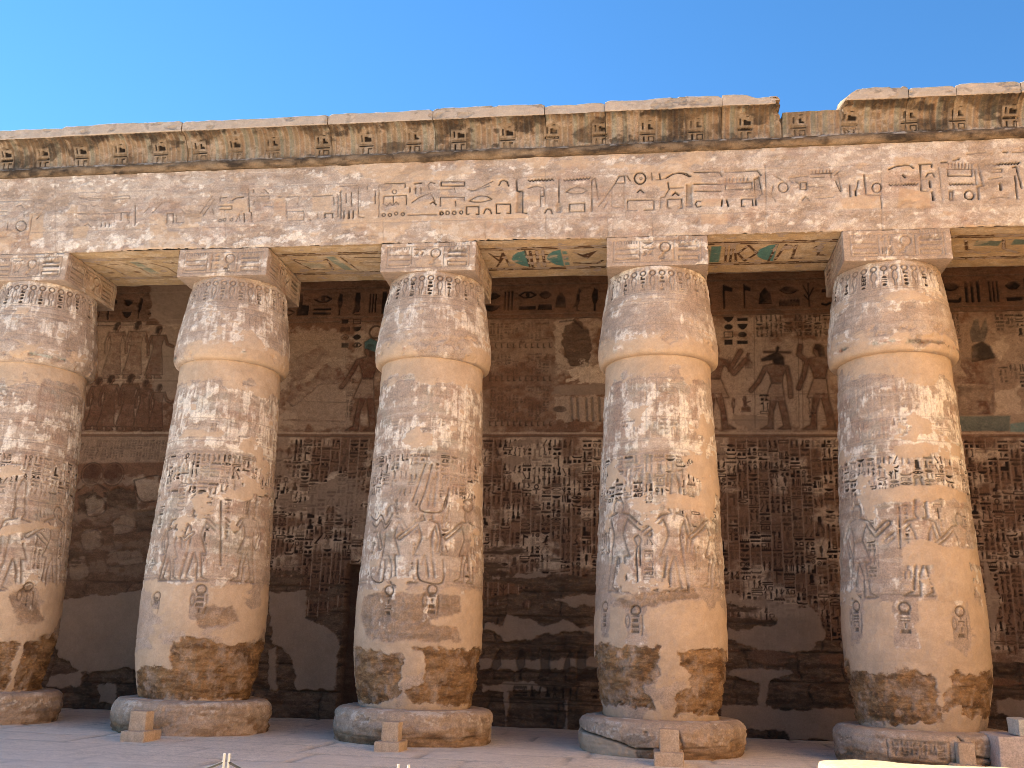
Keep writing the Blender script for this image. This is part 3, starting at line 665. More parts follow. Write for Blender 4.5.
        b.M = .6 * step(.9, 1.2, big - .2 * mid)
        b.N = .004 * big + .004 * mid + .0015 * fin - .025 * step(1.3, 2.0, mid + .6 * big) * (bevel(b, .12, 1))
        bs[nm] = b
    for k in ('left', 'right'): pass
    m_ = stone_box((-AX, -AX, H2), (AX, AX, H1), .05, .022, .006, .3, i, bs); m_.build('abacus', M_COL, root)
for i in range(5): column(i)

# ------------------------------------------------------------------ architrave with its frieze of large signs
SA, SF = 5.689, 5.885
FR = {  # strip origin: strokes in strip coordinates; letter first: L line, O ring, W zigzag, B open box, F filled
 (0, 155, SA): ['L2 0 262 165 255','L2 192 255 175 410 160 480','L2 0 318 40 318','L2 0 340 35 340','L3 45 385 42 425','O3 120 403 30','L2 95 290 115 278 135 300 138 350','L5 255 288 210 360','L2 450 240 560 245 650 232 735 228 740 245 640 250 520 255 455 242',
   'L3 445 333 565 330','L2 575 400 575 333 725 325 728 375','L3 575 385 577 408','L3 598 385 600 408','L3 620 382 622 408','L2 460 280 490 285 490 300','L2 530 290 550 280 570 295','L3 770 285 768 400','L2 735 325 735 385','L3 870 325 915 275','L2 820 330 850 295','L3 950 385 950 332 985 332 985 385','L2 1005 340 1005 385 1024 385','L3 480 400 500 388 515 405','L2 435 345 430 400','L2 650 330 650 380','L2 690 330 690 372'],
 (170, 150, SA): ['L2 60 330 85 360 110 360','L2 35 380 35 410 80 410','L3 170 360 240 260','L3 190 370 255 275','L2 240 330 250 365','L3 285 290 285 270 325 270','L3 285 318 352 318 352 338 285 338','L4 355 285 375 272 420 268','L3 445 220 452 350','L4 475 225 475 240','L4 420 360 424 408','L4 462 355 465 405','O2 285 400 8','O2 310 395 8','O2 350 395 8','L2 375 405 395 365 398 400','L3 510 260 560 258 562 275','L2 530 316 580 316','L2 665 262 735 258','L2 660 280 660 380','L2 665 345 760 345 760 395 665 395 665 345','L3 615 265 635 265','L2 725 300 735 260','L3 810 262 925 255','L3 930 265 932 310','L2 955 250 955 380','L3 970 240 972 390','L3 1000 245 1002 300','L4 1018 345 1020 390','L4 880 385 880 360 925 360 925 385','L4 795 393 800 397','L2 840 360 840 385','L3 535 222 560 245','L2 480 285 475 310'],
 (340, 150, SA): ['L2 105 205 105 380 140 385','L2 5 230 5 385','L4 22 345 22 390','L4 48 345 48 390','L4 75 345 75 390','L3 65 240 66 320','L3 200 230 200 305','L2 222 200 222 380','L2 155 205 155 225','L2 0 205 100 200','L3 250 192 370 190 372 215','O2 310 238 12','L3 248 300 250 265 378 258 378 310','L3 303 260 303 310','L3 245 305 265 318 285 300 300 315 320 295 335 310','O3 250 370 9','O3 285 370 9','O3 320 362 9','O3 358 365 9','L3 388 370 550 368','L5 425 192 465 186','L4 398 215 398 240','L4 430 215 430 245','L4 460 215 460 245','L3 410 300 450 270 520 240','L3 510 230 500 200 515 182 540 190','L3 510 240 530 270 540 300','L4 515 305 530 295 548 312','L4 575 180 708 180 708 203 575 205 575 180','L2 650 215 655 240','L3 572 320 572 268 708 268 708 290','L3 655 290 660 320','O5 577 360 9','O3 612 358 10','O3 650 358 10','O3 690 355 9','L3 730 225 760 230 870 178','L2 745 235 850 205','L3 735 290 770 268 800 258 840 265 865 280 830 293 800 298 765 297 735 290','L4 735 365 720 365 720 322 790 322 790 365 775 365','L4 905 200 915 178 930 172 950 180 960 205','L4 818 362 828 340 840 335 855 342 862 362','L4 910 360 890 360 890 308 970 308 970 360 950 360','L5 1003 170 1005 230 1024 235','L2 555 225 640 222'],
 (510, 145, SA): ['L4 40 195 40 260 72 262 72 385 95 388','F1 42 262 70 262 70 385 35 385','W4 105 203 248 195','L3 105 245 150 232 190 240 195 290 175 290','L2 172 250 175 350','L4 198 385 212 362 232 365 240 388','L4 278 195 278 325','F2 270 330 285 330 293 350 290 380 265 380 260 350','W4 305 200 455 187','L3 320 265 350 245 380 235 415 243 440 258 410 272 380 275 345 272 320 265','L4 338 378 338 335 425 332 425 376 338 378','L4 465 375 465 200 485 185 502 305','L3 505 345 600 215 620 178 650 175 655 215 600 218','L2 535 355 560 310','L2 580 240 578 350 650 355 650 220','L3 665 175 685 205','O5 740 190 32','O2 745 192 6','L5 725 268 742 252 760 270','L4 720 368 668 365 668 315 818 310 818 365 765 368','L3 805 160 808 200','L4 850 165 855 195','L2 830 200 885 192','L5 890 188 930 165 975 160 1020 180','L4 898 215 905 255','L3 905 245 985 243','L5 925 285 940 270 960 285','L4 915 358 895 352 895 308 975 305 978 355 958 357','L3 855 355 858 298 880 295 900 260','F2 1005 230 1024 230 1024 350 1005 350'],
 (680, 140, SA): ['L4 0 188 35 190 62 210','F2 38 255 68 255 68 378 38 378','L3 38 378 38 255','L4 80 185 225 180 238 205','L4 80 252 240 248','L3 85 292 235 290','L4 118 348 95 348 88 362 98 378 120 375','L5 240 340 236 375','L5 265 340 275 375','L4 258 180 440 172 462 200','C4 262 400 240 215','L3 258 245 408 240 408 275 258 280 258 245','F2 422 220 448 208 468 305 430 328','L4 422 220 448 208 468 305 430 328 422 220','L5 430 328 433 370','L4 365 375 350 375 350 335 412 332 415 372','L2 485 180 490 360','L2 530 260 520 310 545 350','O3 588 268 28','L2 545 205 600 240','L4 620 215 680 205 725 205','L3 625 225 640 240','L4 685 240 720 240 720 280 685 280 685 240','L3 655 230 680 250','L2 725 262 815 262','L3 695 340 715 320 738 340','L3 770 328 870 322','C4 752 858 190 172','L3 858 185 860 212','L3 745 210 820 210','L3 880 200 905 180','L4 885 230 915 290','L3 895 185 918 285','L4 965 255 970 320','L6 1000 285 1003 335','L3 1015 230 1005 280'],
 (850, 135, SF): ['L4 82 235 95 348 180 352 185 430','O4 158 308 27','L5 228 203 270 185 320 178 350 178 372 195','L7 310 236 325 248','L3 295 250 300 275','W5 232 292 400 285','L5 405 175 480 172 480 188','L5 412 180 420 325 455 330 460 370','L4 448 245 460 225 485 222 498 245','L8 470 268 474 305','L8 485 332 492 380','L2 520 190 545 380','C5 580 715 200 165','L4 575 205 578 240 718 240 716 165','W4 585 288 728 285','L5 588 328 605 328 605 378 588 378 588 328','O5 703 352 27','L6 745 175 755 170 785 295 755 300 758 375','L3 735 185 745 290','W5 795 170 995 165','L4 848 198 895 198 895 215 848 215','L4 820 258 895 245','L8 885 285 890 320','L4 830 372 880 362 935 368','L5 960 190 978 185 1010 310','L5 970 240 985 375','L8 540 160 570 158','L6 610 148 645 135','L4 690 110 800 98','L6 905 98 925 100','L4 960 100 1020 98'],
}
XA0, XA1 = -13.0, 18.75
def architrave():
    root = thing('architrave', 'long stone beam carved with a row of large signs, lying across all the columns', 'stone beam', (5, 1, H1))
    b = Board(XA0, H1, XA1, H3, .017, 7); r = b.rng
    V = b.V[:, None] + 0 * b.U[None]; U = b.U[None] + 0 * V
    big = b.fb(1.6, .9, 5, 1); mid = b.fb(.4, .25, 5, 2); fin = b.fb(.07, .06, 3, 3); hor = b.fb(1.4, .10, 5, 4)
    fade = .7 + .3 * step(-4, 7, U)
    for z in (10.60 - .26, 11.28):
        b.line([(XA0, z + .05), (5, z - .02), (XA1, z - .06)], .016, E=.008, D=.07)
    for (ox, oy, s_), L in FR.items():
        for q in L:
            f_ = q.split(); ty = f_[0][0]; wd = int(f_[0][1]) / 5.7 * .021 + .006; n_ = list(map(float, f_[1:]))
            mp = lambda a, c: onY(ox + a / s_, oy + c / s_)
            dk = .20 + .07 * int(f_[0][1]); ep = .018 + .006 * int(f_[0][1])
            if ty == 'L': b.line([mp(a, c) for a, c in pairs(n_)], wd, E=ep, D=dk)
            elif ty == 'F': b.poly([mp(a, c) for a, c in pairs(n_)], E=.040, D=.12)
            elif ty == 'O': b.line([mp(n_[0] + n_[2] * math.cos(t), n_[1] + n_[2] * math.sin(t)) for t in np.linspace(0, 2 * math.pi, 15)[:-1]], wd, True, E=ep, D=dk)
            elif ty == 'W':
                n = int((n_[2] - n_[0]) / 9)
                b.line([mp(n_[0] + (n_[2] - n_[0]) * k / n, n_[1] + (n_[3] - n_[1]) * k / n + (5 if k % 2 else -4)) for k in range(n + 1)], wd, E=ep, D=dk + .1)
            elif ty == 'C':
                n = int((n_[1] - n_[0]) / 20)
                for k in range(n + 1): b.line([mp(n_[0] + k * 20, n_[2] - 3), mp(n_[0] + k * 20, n_[3])], wd * .8, E=ep, D=dk * .8, C=.5)
                b.line([mp(n_[0] - 8, n_[2]), mp(n_[1] + 8, n_[2] - 3)], wd, E=ep, D=dk, C=.5)
    # beyond the frame the frieze goes on
    for x0, x1 in ((XA0, -6.2), (17.0, XA1)):
        x = x0
        while x < x1 - .6:
            nm = r.choice(['house', 'water', 'sun', 'mouthline', 'reed', 'frame', 'ankh', 'bread', 'flag', 'pool']); wd_ = r.uniform(.35, .6)
            b.glyph(nm, x, 10.5, wd_, .6 if nm in TALL else .35, E=.025, D=.25); x += wd_ + .1
    b.E *= np.clip(.8 + .3 * mid, .2, 1.1) * (.55 + .45 * fade); b.D *= np.clip(.85 + .35 * big + .25 * mid, .1, 1.3) * fade
    # repairs, block joints
    b.poly([onY(850 + a / SF, 135 + c / SF) for a, c in [(290, 310), (385, 325), (470, 330), (475, 430), (280, 430)]], M=1, E=-1, D=-1)
    b.poly([onY(850 + a / SF, 135 + c / SF) for a, c in [(-60, 375), (60, 350), (180, 355), (185, 430), (-40, 430)]], M=.8, E=-1, D=-1)
    for P_ in ([(0, 450), (75, 450), (60, 540), (0, 545)], [(165, 330), (250, 330), (245, 470), (165, 500)], [(415, 405), (505, 405), (490, 475), (415, 475)]):
        b.poly([onY(a / SA, 155 + c / SA) for a, c in P_], M=.9, P=.12)
    for P_ in ([(85, 360), (180, 360), (180, 415), (85, 415)], [(365, 285), (440, 280), (440, 350), (365, 355)], [(590, 280), (655, 270), (655, 370), (590, 375)], [(810, 265), (920, 260), (920, 345), (810, 350)]):
        b.poly([onY(170 + a / SA, 150 + c / SA) for a, c in P_], M=.7)
    for P_ in ([(120, 335), (235, 335), (235, 380), (120, 380)], [(120, 420), (270, 420), (270, 480), (120, 480)]):
        b.poly([onY(680 + a / SA, 140 + c / SA) for a, c in P_], M=.8)
    M2 = step(1.25, 1.45, big + .35 * mid) * .8; b.M = np.maximum(b.M, M2)
    # painted plaster left along the lower edge and the top
    le = np.exp(-((V - 10.02) / .16)**2); te = np.exp(-((V - 11.52) / .14)**2)
    pl = .95 * le * (1.25 - .45 * step(2, 9, U)) + .55 * te + .25 * mid + .20 * big + .65 * b.fb(.17, .13, 5, 15, .65) + .25 * fin - .1
    b.P = step(.75, 1.85, pl + .1 * step(3, -5, U)) * (1 - b.M * .8) * (.85 - .2 * step(4, 10, U)) * (1 - np.clip(b.D * 2, 0, .9))
    b.P = np.maximum(b.P, .25 * step(.5, 1.3, .5 * hor + mid) * (1 - b.M)); b.P = np.maximum(b.P, .3 * step(.9, 1.7, b.fb(.13, .12, 4, 14, .7) + .3 * mid - .7 * step(10.4, 10.5, V) * step(11.3, 11.2, V)) * (1 - b.M) * (1 - np.clip(b.D * 2, 0, .9)))
    b.C = np.maximum(b.C * .6, .18 * step(.6, 1.6, b.fb(.9, .5, 4, 8)))
    b.B = .35 * step(1.1, 1.7, -mid - .5 * hor - .2 * big)
    for px, y0, y1 in ((55, 178, 252), (225, 210, 248), (383, 220, 245), (440, 222, 245), (485, 222, 245), (607, 215, 238), (765, 165, 228), (652, 215, 238), (881, 165, 228), (545, 165, 238)):
        b.line([onY(px, y0), onY(px + 1, y1)], .013, E=.012, D=.12)
    b.N = .008 * big + .005 * mid + .002 * fin + .003 * b.P - .0015 * hor - b.B * .012 - bevel(b, .05, .02) * np.clip(1 + .4 * mid, 0, 3) * (V < 10.2)
    P = np.stack([U, -b.height(), V + .006 * np.exp(-((V - H1) / .03)**2) * (big + fin)], -1)
    A, Bc = b.attrs(); m_ = Mesh(); m_.grid(P, A, Bc)
    for z in (H1 + .004, H3):
        m_.grid(np.array([[(XA0, .02, z), (XA1, .02, z)], [(XA0, AW, z), (XA1, AW, z)]], float), flip=(z < 10))
    m_.grid(np.array([[(XA0, AW, H1), (XA1, AW, H1)], [(XA0, AW, H3), (XA1, AW, H3)]], float), flip=True)
    for x in (XA0, XA1): m_.grid(np.array([[(x, 0, H1), (x, AW, H1)], [(x, 0, H3), (x, AW, H3)]], float), flip=x == XA0)
    m_.build('beam', M_ARC, root, (5, 1, H1))
    # ---- painted soffits between the abaci
    bays = [(-11.5, XS[0] - AX), (XS[0] + AX, XS[1] - AX), (XS[1] + AX, XS[2] - AX), (XS[2] + AX, XS[3] - AX), (XS[3] + AX, XS[4] - AX), (XS[4] + AX, XA1)]
    for k, (x0, x1) in enumerate(bays):
        b = Board(x0, .012, x1, AW, .018, 200 + k)
        big = b.fb(.9, .5, 5, 1); mid = b.fb(.3, .2, 5, 2); fin = b.fb(.07, .06, 3, 3)
        strong = [.4, .45, .8, 1, 1, 1][k]; b.dk = 1.5; b.ek = 1
        for y in (.42, .50, 1.52, 1.60): b.line([(x0, y), (x1, y)], .06, D=.75 * strong, E=.006)
        b.line([(x0, .06), (x1, .06)], .05, B=.4)
        def hd(cx, wd, right=True, **kw):   # half disc, flat side right or left
            sgn = 1 if right else -1
            b.poly([(cx + sgn * wd / 2, .56), (cx + sgn * wd / 2, 1.46), (cx, 1.38), (cx - sgn * wd * .35, 1.2), (cx - sgn * wd * .5, 1.0), (cx - sgn * wd * .35, .8), (cx, .63)], **kw)
        f = lambda q: x0 + (x1 - x0) * q
        out = dict(D=.75 * strong, C=.4, E=.006)
        if k == 3:
            for L in ([(.06, .65), (.12, 1.1), (.17, .65), (.19, 1.4)], [(.08, 1.4), (.16, .9), (.09, .8)]): b.line([(f(a), c) for a, c in L], .045, **out)
            hd(f(.29), .36, T=.95); b.line([(f(.35), .56), (f(.35), 1.46)], .03, **out)
            for q in (.39, .44, .49): b.line([(f(q), .6), (f(q) - .04, 1.45)], .06, **out)
            for q in (.8, 1.25): b.line([(f(.37), q), (f(.52), q)], .05, **out)
            hd(f(.57), .34, T=.95)
            for y in (.65, .95, 1.25): b.poly([(f(.64), y), (f(.68), y), (f(.68), y + .16), (f(.64), y + .16)], T=.8)
            b.poly([(f(.72), .7), (f(.83), 1.1), (f(.92), .65), (f(.80), .85)], **out); b.line([(f(.72), 1.3), (f(.9), 1.35), (f(.95), 1.2)], .06, **out)
        elif k == 4:
            b.poly([(f(.04), .6), (f(.12), .6), (f(.12), 1.45), (f(.04), 1.45)], T=.9); b.poly([(f(-.02), .7), (f(.03), .8), (f(.03), 1.2), (f(-.02), 1.3)], T=.9)
            for q in (.16, .20): b.line([(f(q), .6), (f(q) + .03, 1.45)], .05, **out)
            b.line([(f(.26), 1.0), (f(.33), 1.42), (f(.41), 1.0), (f(.33), .6)], .055, True, **out); b.line([(f(.22), .6), (f(.26), 1.45)], .05, **out)
            hd(f(.48), .40, T=.95); b.line([(f(.55), .6), (f(.52), 1.45)], .05, **out)
            b.line([(f(.62), .6), (f(.57), 1.4)], .05, **out); b.ell(f(.64), .75, .09, .12, **out)
            b.line([(f(.70), .65), (f(.70), 1.35), (f(.79), 1.35)], .06, **out); b.line([(f(.88), .7), (f(.9), 1.2), (f(.96), 1.2)], .06, **out); b.ell(f(.88), .8, .1, .1, **out)
        elif k == 2:
            b.line([(f(.1), .7), (f(.3), .9), (f(.42), .75), (f(.40), 1.35), (f(.2), 1.3), (f(.1), .7)], .04, **out)
            b.poly([(f(.42), .6), (f(.50), .6), (f(.58), 1.4), (f(.50), 1.4)], T=.55); b.poly([(f(.15), .9), (f(.33), .98), (f(.36), 1.2), (f(.2), 1.2)], T=.3)
            b.line([(f(.55), .6), (f(.63), 1.4)], .04, **out); b.line([(f(.7), 1.0), (f(.95), 1.0)], .05, **out); b.line([(f(.68), .7), (f(.9), .72)], .04, **out)
        elif k == 5:
            for q, t_ in ((.12, .7), (.3, .8), (.42, 0), (.55, .9), (.8, .8)):
                b.line([(f(q), .65), (f(q) + .15, 1.1), (f(q) + .5, 1.35)], .06, **out)
                if t_: b.poly([(f(q) + .2, .65), (f(q) + .7, .7), (f(q) + .7, .95), (f(q) + .22, .9)], T=t_, D=.2)
        else:
            for q in (.1, .35, .6, .8):
                b.line([(f(q), .7), (f(q) + .25, 1.0), (f(q) + .3, 1.4)], .05, **out); b.ell(f(q) + .05, 1.2, .08, .06, **out); b.line([(f(q) + .3, .7), (f(q) + .5, .75)], .05, **out)
            b.poly([(f(.42), .6), (f(.5), .6), (f(.56), 1.3), (f(.48), 1.3)], T=.5)
        wear = np.clip(1 - .6 * step(1.3, 2.2, mid + .4 * big), .3, 1)
        for q in 'DCT': setattr(b, q, getattr(b, q) * wear)
        b.P = .25 * step(-.2, 1.4, mid + .3 * fin) * (1 - b.D); b.C = np.maximum(b.C, .12 * step(.3, 1.4, big))
        b.B = np.maximum(b.B, .15 * step(.8, 1.6, b.fb(1.2, .3, 4, 9)))
        b.N = .003 * mid + .001 * fin
        if k == 0: b.N *= 1
        Vv = b.V[:, None] + 0 * b.U[None]; P = np.stack([b.U[None] + 0 * Vv, Vv, H1 - .003 - b.height()], -1)
        A, Bc = b.attrs(); m_ = Mesh(); m_.grid(P, A, Bc, flip=True); m_.build('painted_soffit', M_SOF, root, (5, 1, H1))
architrave()

# ------------------------------------------------------------------ cornice
def cornice():
    root = thing('cornice', 'weathered cavetto cornice with striped leaf pattern and a broken gap, topping the carved beam', 'cornice', (5, 0, H3))
    # torus
    n = 15; t = np.linspace(-1.35, 1.75, n)
    X = np.arange(XA0, XA1, .03); nz = fbm(n, len(X), .03, .25, .1, 4, 5)
    nb = fbm(1, len(X), .03, 1.5, .1, 3, 6)[0]
    rr = .112 + .008 * nz + .006 * nb[None]
    P = np.stack([X[None] + 0 * rr, .01 - rr * np.cos(t)[:, None], 11.815 + rr * np.sin(t)[:, None]], -1)
    a = np.zeros(P.shape[:2] + (4,)); a[..., 3] = 1
    a[..., 2] = np.clip(.55 + .35 * nz, 0, 1); a[..., 0] = .5 * step(.6, 1.4, nz) * (t > .3)[:, None]
    m_ = Mesh(); m_.grid(P, a); m_.build('torus_moulding', M_COR, root, (5, 0, H3))
    m_ = stone_box((XA0, .015, H3 - .002), (XA1, 1.35, 12.38), .2, .01, .004, .5, 9); m_.build('core', M_COR, root, (5, 0, H3))
    Z0, ZL, ZT, OV = 11.925, 12.46, 12.71, .42
    xp = lambda px, py=110: onY(px, py, -.35)[0]
    cuts = [-180, -90, 68, 186, 330, 434, 545, 605, 722, 784]; rightc = [846, 909, 957, 1022, 1090, 1150]
    segs = [(cuts[i], cuts[i + 1], False) for i in range(len(cuts) - 1)] + [(784, 846, True)] + [(rightc[i], rightc[i + 1], False) for i in range(len(rightc) - 1)]
    gx = {}
    signs = [12, 48, 86, 124, 164, 203, 238, 275, 325, 368, 415, 460, 508, 552, 600, 647, 695, 744, 797, 848, 907, 955, 1008, 1060]
    for q, (p0, p1, gap) in enumerate(segs):
        x0, x1 = xp(p0) + .006, xp(p1) - .006; r = np.random.default_rng(300 + q)
        tt = np.linspace(0, 1, 34)
        if gap:
            prof = np.stack([-.01 - .10 * tt**2.5, Z0 + (12.44 - Z0) * tt], -1); prof = np.concatenate([prof, np.stack([np.linspace(-.09, 1.4, 14), np.full(14, 12.45)], -1)])
        else:
            yc = -(OV - .03) * (1 - np.sqrt(np.clip(1 - tt**2.2, 0, 1)))
            prof = np.stack([-.01 + yc * 1.0, Z0 + (ZL - Z0) * tt], -1)
            prof = np.concatenate([prof, np.stack([np.full(9, -OV), np.linspace(ZL + .005, ZT - .02, 9)], -1), np.stack([np.linspace(-OV + .02, 1.4, 14), np.full(14, ZT)], -1)])
        nC = 34
        dense = []; 
        s = np.concatenate([[0], np.cumsum(np.hypot(*np.diff(prof, axis=0).T))]); send = s[nC - 1]; slip = s[nC + 8] if not gap else send
        ss = np.concatenate([np.arange(0, slip + .06, .015), np.linspace(slip + .1, s[-1], 10)])
        PY = np.interp(ss, s, prof[:, 0]); PZ = np.interp(ss, s, prof[:, 1])
        b = Board(x0, 0, x1, 1, .018, 320 + q); b.V = ss; b.nv = len(ss)
        for k in 'EPMBDCTN': setattr(b, k, np.zeros((b.nv, b.nu)))
        S = ss[:, None] + 0 * b.U[None]; U = b.U[None] + 0 * S
        big = b.fb(.9, .6, 4, 1); mid = b.fb(.3, .22, 5, 2); fin = b.fb(.07, .05, 3, 3); drip = b.fb(.10, .8, 4, 4)
        inC = step(send + .01, send - .01, S)
        # leaf stripes
        k = 0; u = math.floor(x0 / .115) * .115
        while u < x1 + .2:
            hsh = int(abs(round(u / .115)) * 7919) % 7
            g = np.exp(-((U - u) / .018)**2) * inC * (S > .02)
            b.E = np.maximum(b.E, .016 * g); b.P = np.maximum(b.P, .17 * g)
            band = (np.abs(U - u - .058) < .042) * inC * step(.02, .06, S)
            if hsh in (1, 4): b.T = np.maximum(b.T, .22 * band)
            if hsh in (2, 5): b.C = np.maximum(b.C, .16 * band)
            u += .115
        SG = np.zeros_like(U)
        # sign groups
        for px in signs:
            xs_ = onY(px, 140 - px * .035)[0]
            if x0 - .3 < xs_ < x1 + .3:
                wj = (np.abs(U - xs_) < .17) * (S > .03) * (S < .56); SG = np.maximum(SG, wj); b.T *= 1 - wj; b.C *= 1 - wj; b.E *= 1 - wj; b.P *= 1 - wj * .5
                for sgn in (-.17, .17): b.line([(xs_ + sgn, .04), (xs_ + sgn, .5)], .016, E=.010, D=.2)
                b.glyph('disc', xs_ - .0, .45, .11, .09, E=.03, D=.95); b.glyph('leg' if (px % 2) else 'throne', xs_ - .02, .30, .14, .15, E=.03, D=.9); b.line([(xs_ - .09, .31), (xs_ - .09, .43)], .03, E=.02, D=.6)
                b.glyph('slab' if px % 3 else 'board', xs_ - .14, .19, .29, .08, E=.03, D=.85)
                b.glyph('stroke', xs_ - .12, .03, .10, .14, E=.03, D=.8); b.glyph('house' if px % 2 else 'flag', xs_ + .02, .03, .12, .14, E=.025, D=.7)
        # black weather crust under the lip, running down
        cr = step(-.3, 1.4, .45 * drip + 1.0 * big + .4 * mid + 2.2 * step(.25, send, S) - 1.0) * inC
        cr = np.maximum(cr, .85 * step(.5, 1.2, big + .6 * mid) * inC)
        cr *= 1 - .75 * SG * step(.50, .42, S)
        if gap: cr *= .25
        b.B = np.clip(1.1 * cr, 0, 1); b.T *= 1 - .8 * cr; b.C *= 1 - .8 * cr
        foot = np.exp(-(S / .07)**2); b.P = np.maximum(b.P, .4 * foot * step(-.5, .6, mid)) * (1 - b.D)
        b.P = np.maximum(b.P, .18 * step(.4, 1.3, mid + .4 * fin) * (1 - cr)); b.P *= 1 - .7 * cr
        b.D *= np.clip(.9 + .3 * mid, .3, 1.1)
        lip = step(send, send + .02, S)
        b.M = .9 * lip; b.B = np.maximum(b.B * (1 - lip), .5 * lip * step(.9, 1.6, mid + .5 * big))
        b.N = (.006 * big + .005 * mid + .002 * fin) * (1 - lip) + lip * (.002 * mid + .006 * big + .001 * fin) - .012 * cr * step(0, 1, mid) - .025 * lip * step(1.6, 2.4, mid + .5 * big)
        H = b.height()
        ty = np.gradient(PY, ss); tz = np.gradient(PZ, ss); L = np.hypot(ty, tz); ny, nz_ = -tz / L, ty / L
        top = r.uniform(-.03, .03) + .004 * fbm(1, b.nu, .018, .5, 1, 4, 900 + q)[0] - .05 * np.exp(-(np.minimum(b.U - x0, x1 - b.U) / .05)**2) * r.uniform(.2, 1) * (.25 if q in (8, 10) else 1)
        if q == 8: top = top - .09 * step(x1 - .8, x1 - .5, b.U)
        rise = step(ZL - .02, ZT, PZ)[:, None] * top[None]
        lipw = r.uniform(-.02, .02)
        Pm = np.stack([U, PY[:, None] + ny[:, None] * H - lipw * lip * (PY[:, None] < -.3), PZ[:, None] + nz_[:, None] * H + rise], -1)
        # broken edges at the gap lean inwards
        if q == 8: Pm[..., 0] -= np.clip((U - x1 + .35) / .35, 0, 1) * (.02 + .10 * step(12.1, 12.7, PZ)[:, None] * np.clip(1 + mid, 0, 2))
        if q == 10: Pm[..., 0] += np.clip((x0 + .35 - U) / .35, 0, 1) * (0.15 * np.clip((PZ - 12.40) / .31, 0, 1.2)[:, None] + .03 * mid)
        A, Bc = b.attrs(); m_ = Mesh(); m_.grid(Pm, A, Bc)
        for e, fl in ((0, True), (-1, False)):
            lp = Pm[:, e].copy()
            if q == 10 and e == 0:
                kz = np.clip((PZ - 12.38) / .3, 0, 1.1); md = lp.copy(); md[:, 0] -= .22 * kz; md[:, 1] = np.minimum(md[:, 1] + .42, 1.39); m_.grid(np.stack([lp, md], 0), flip=not fl); lp = md
            inner = lp.copy(); inner[:, 1] = 1.4; inner[:, 2] = np.minimum(inner[:, 2], 12.4)
            m_.grid(np.stack([lp, inner], 0), flip=not fl)
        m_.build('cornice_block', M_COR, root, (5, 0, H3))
cornice()

# ------------------------------------------------------------------ roof of the portico
rm = Mesh(); stone_box((XA0, AW + .003, 11.0), (18.75, WY + 1.6, 12.3), .5, .03, .02, .5, 3, mesh=rm)
ro = rm.build('roof_slab', M_PLAIN, None); tag(ro, 'dark stone roof slabs over the shaded portico, behind the carved beam', 'roof')

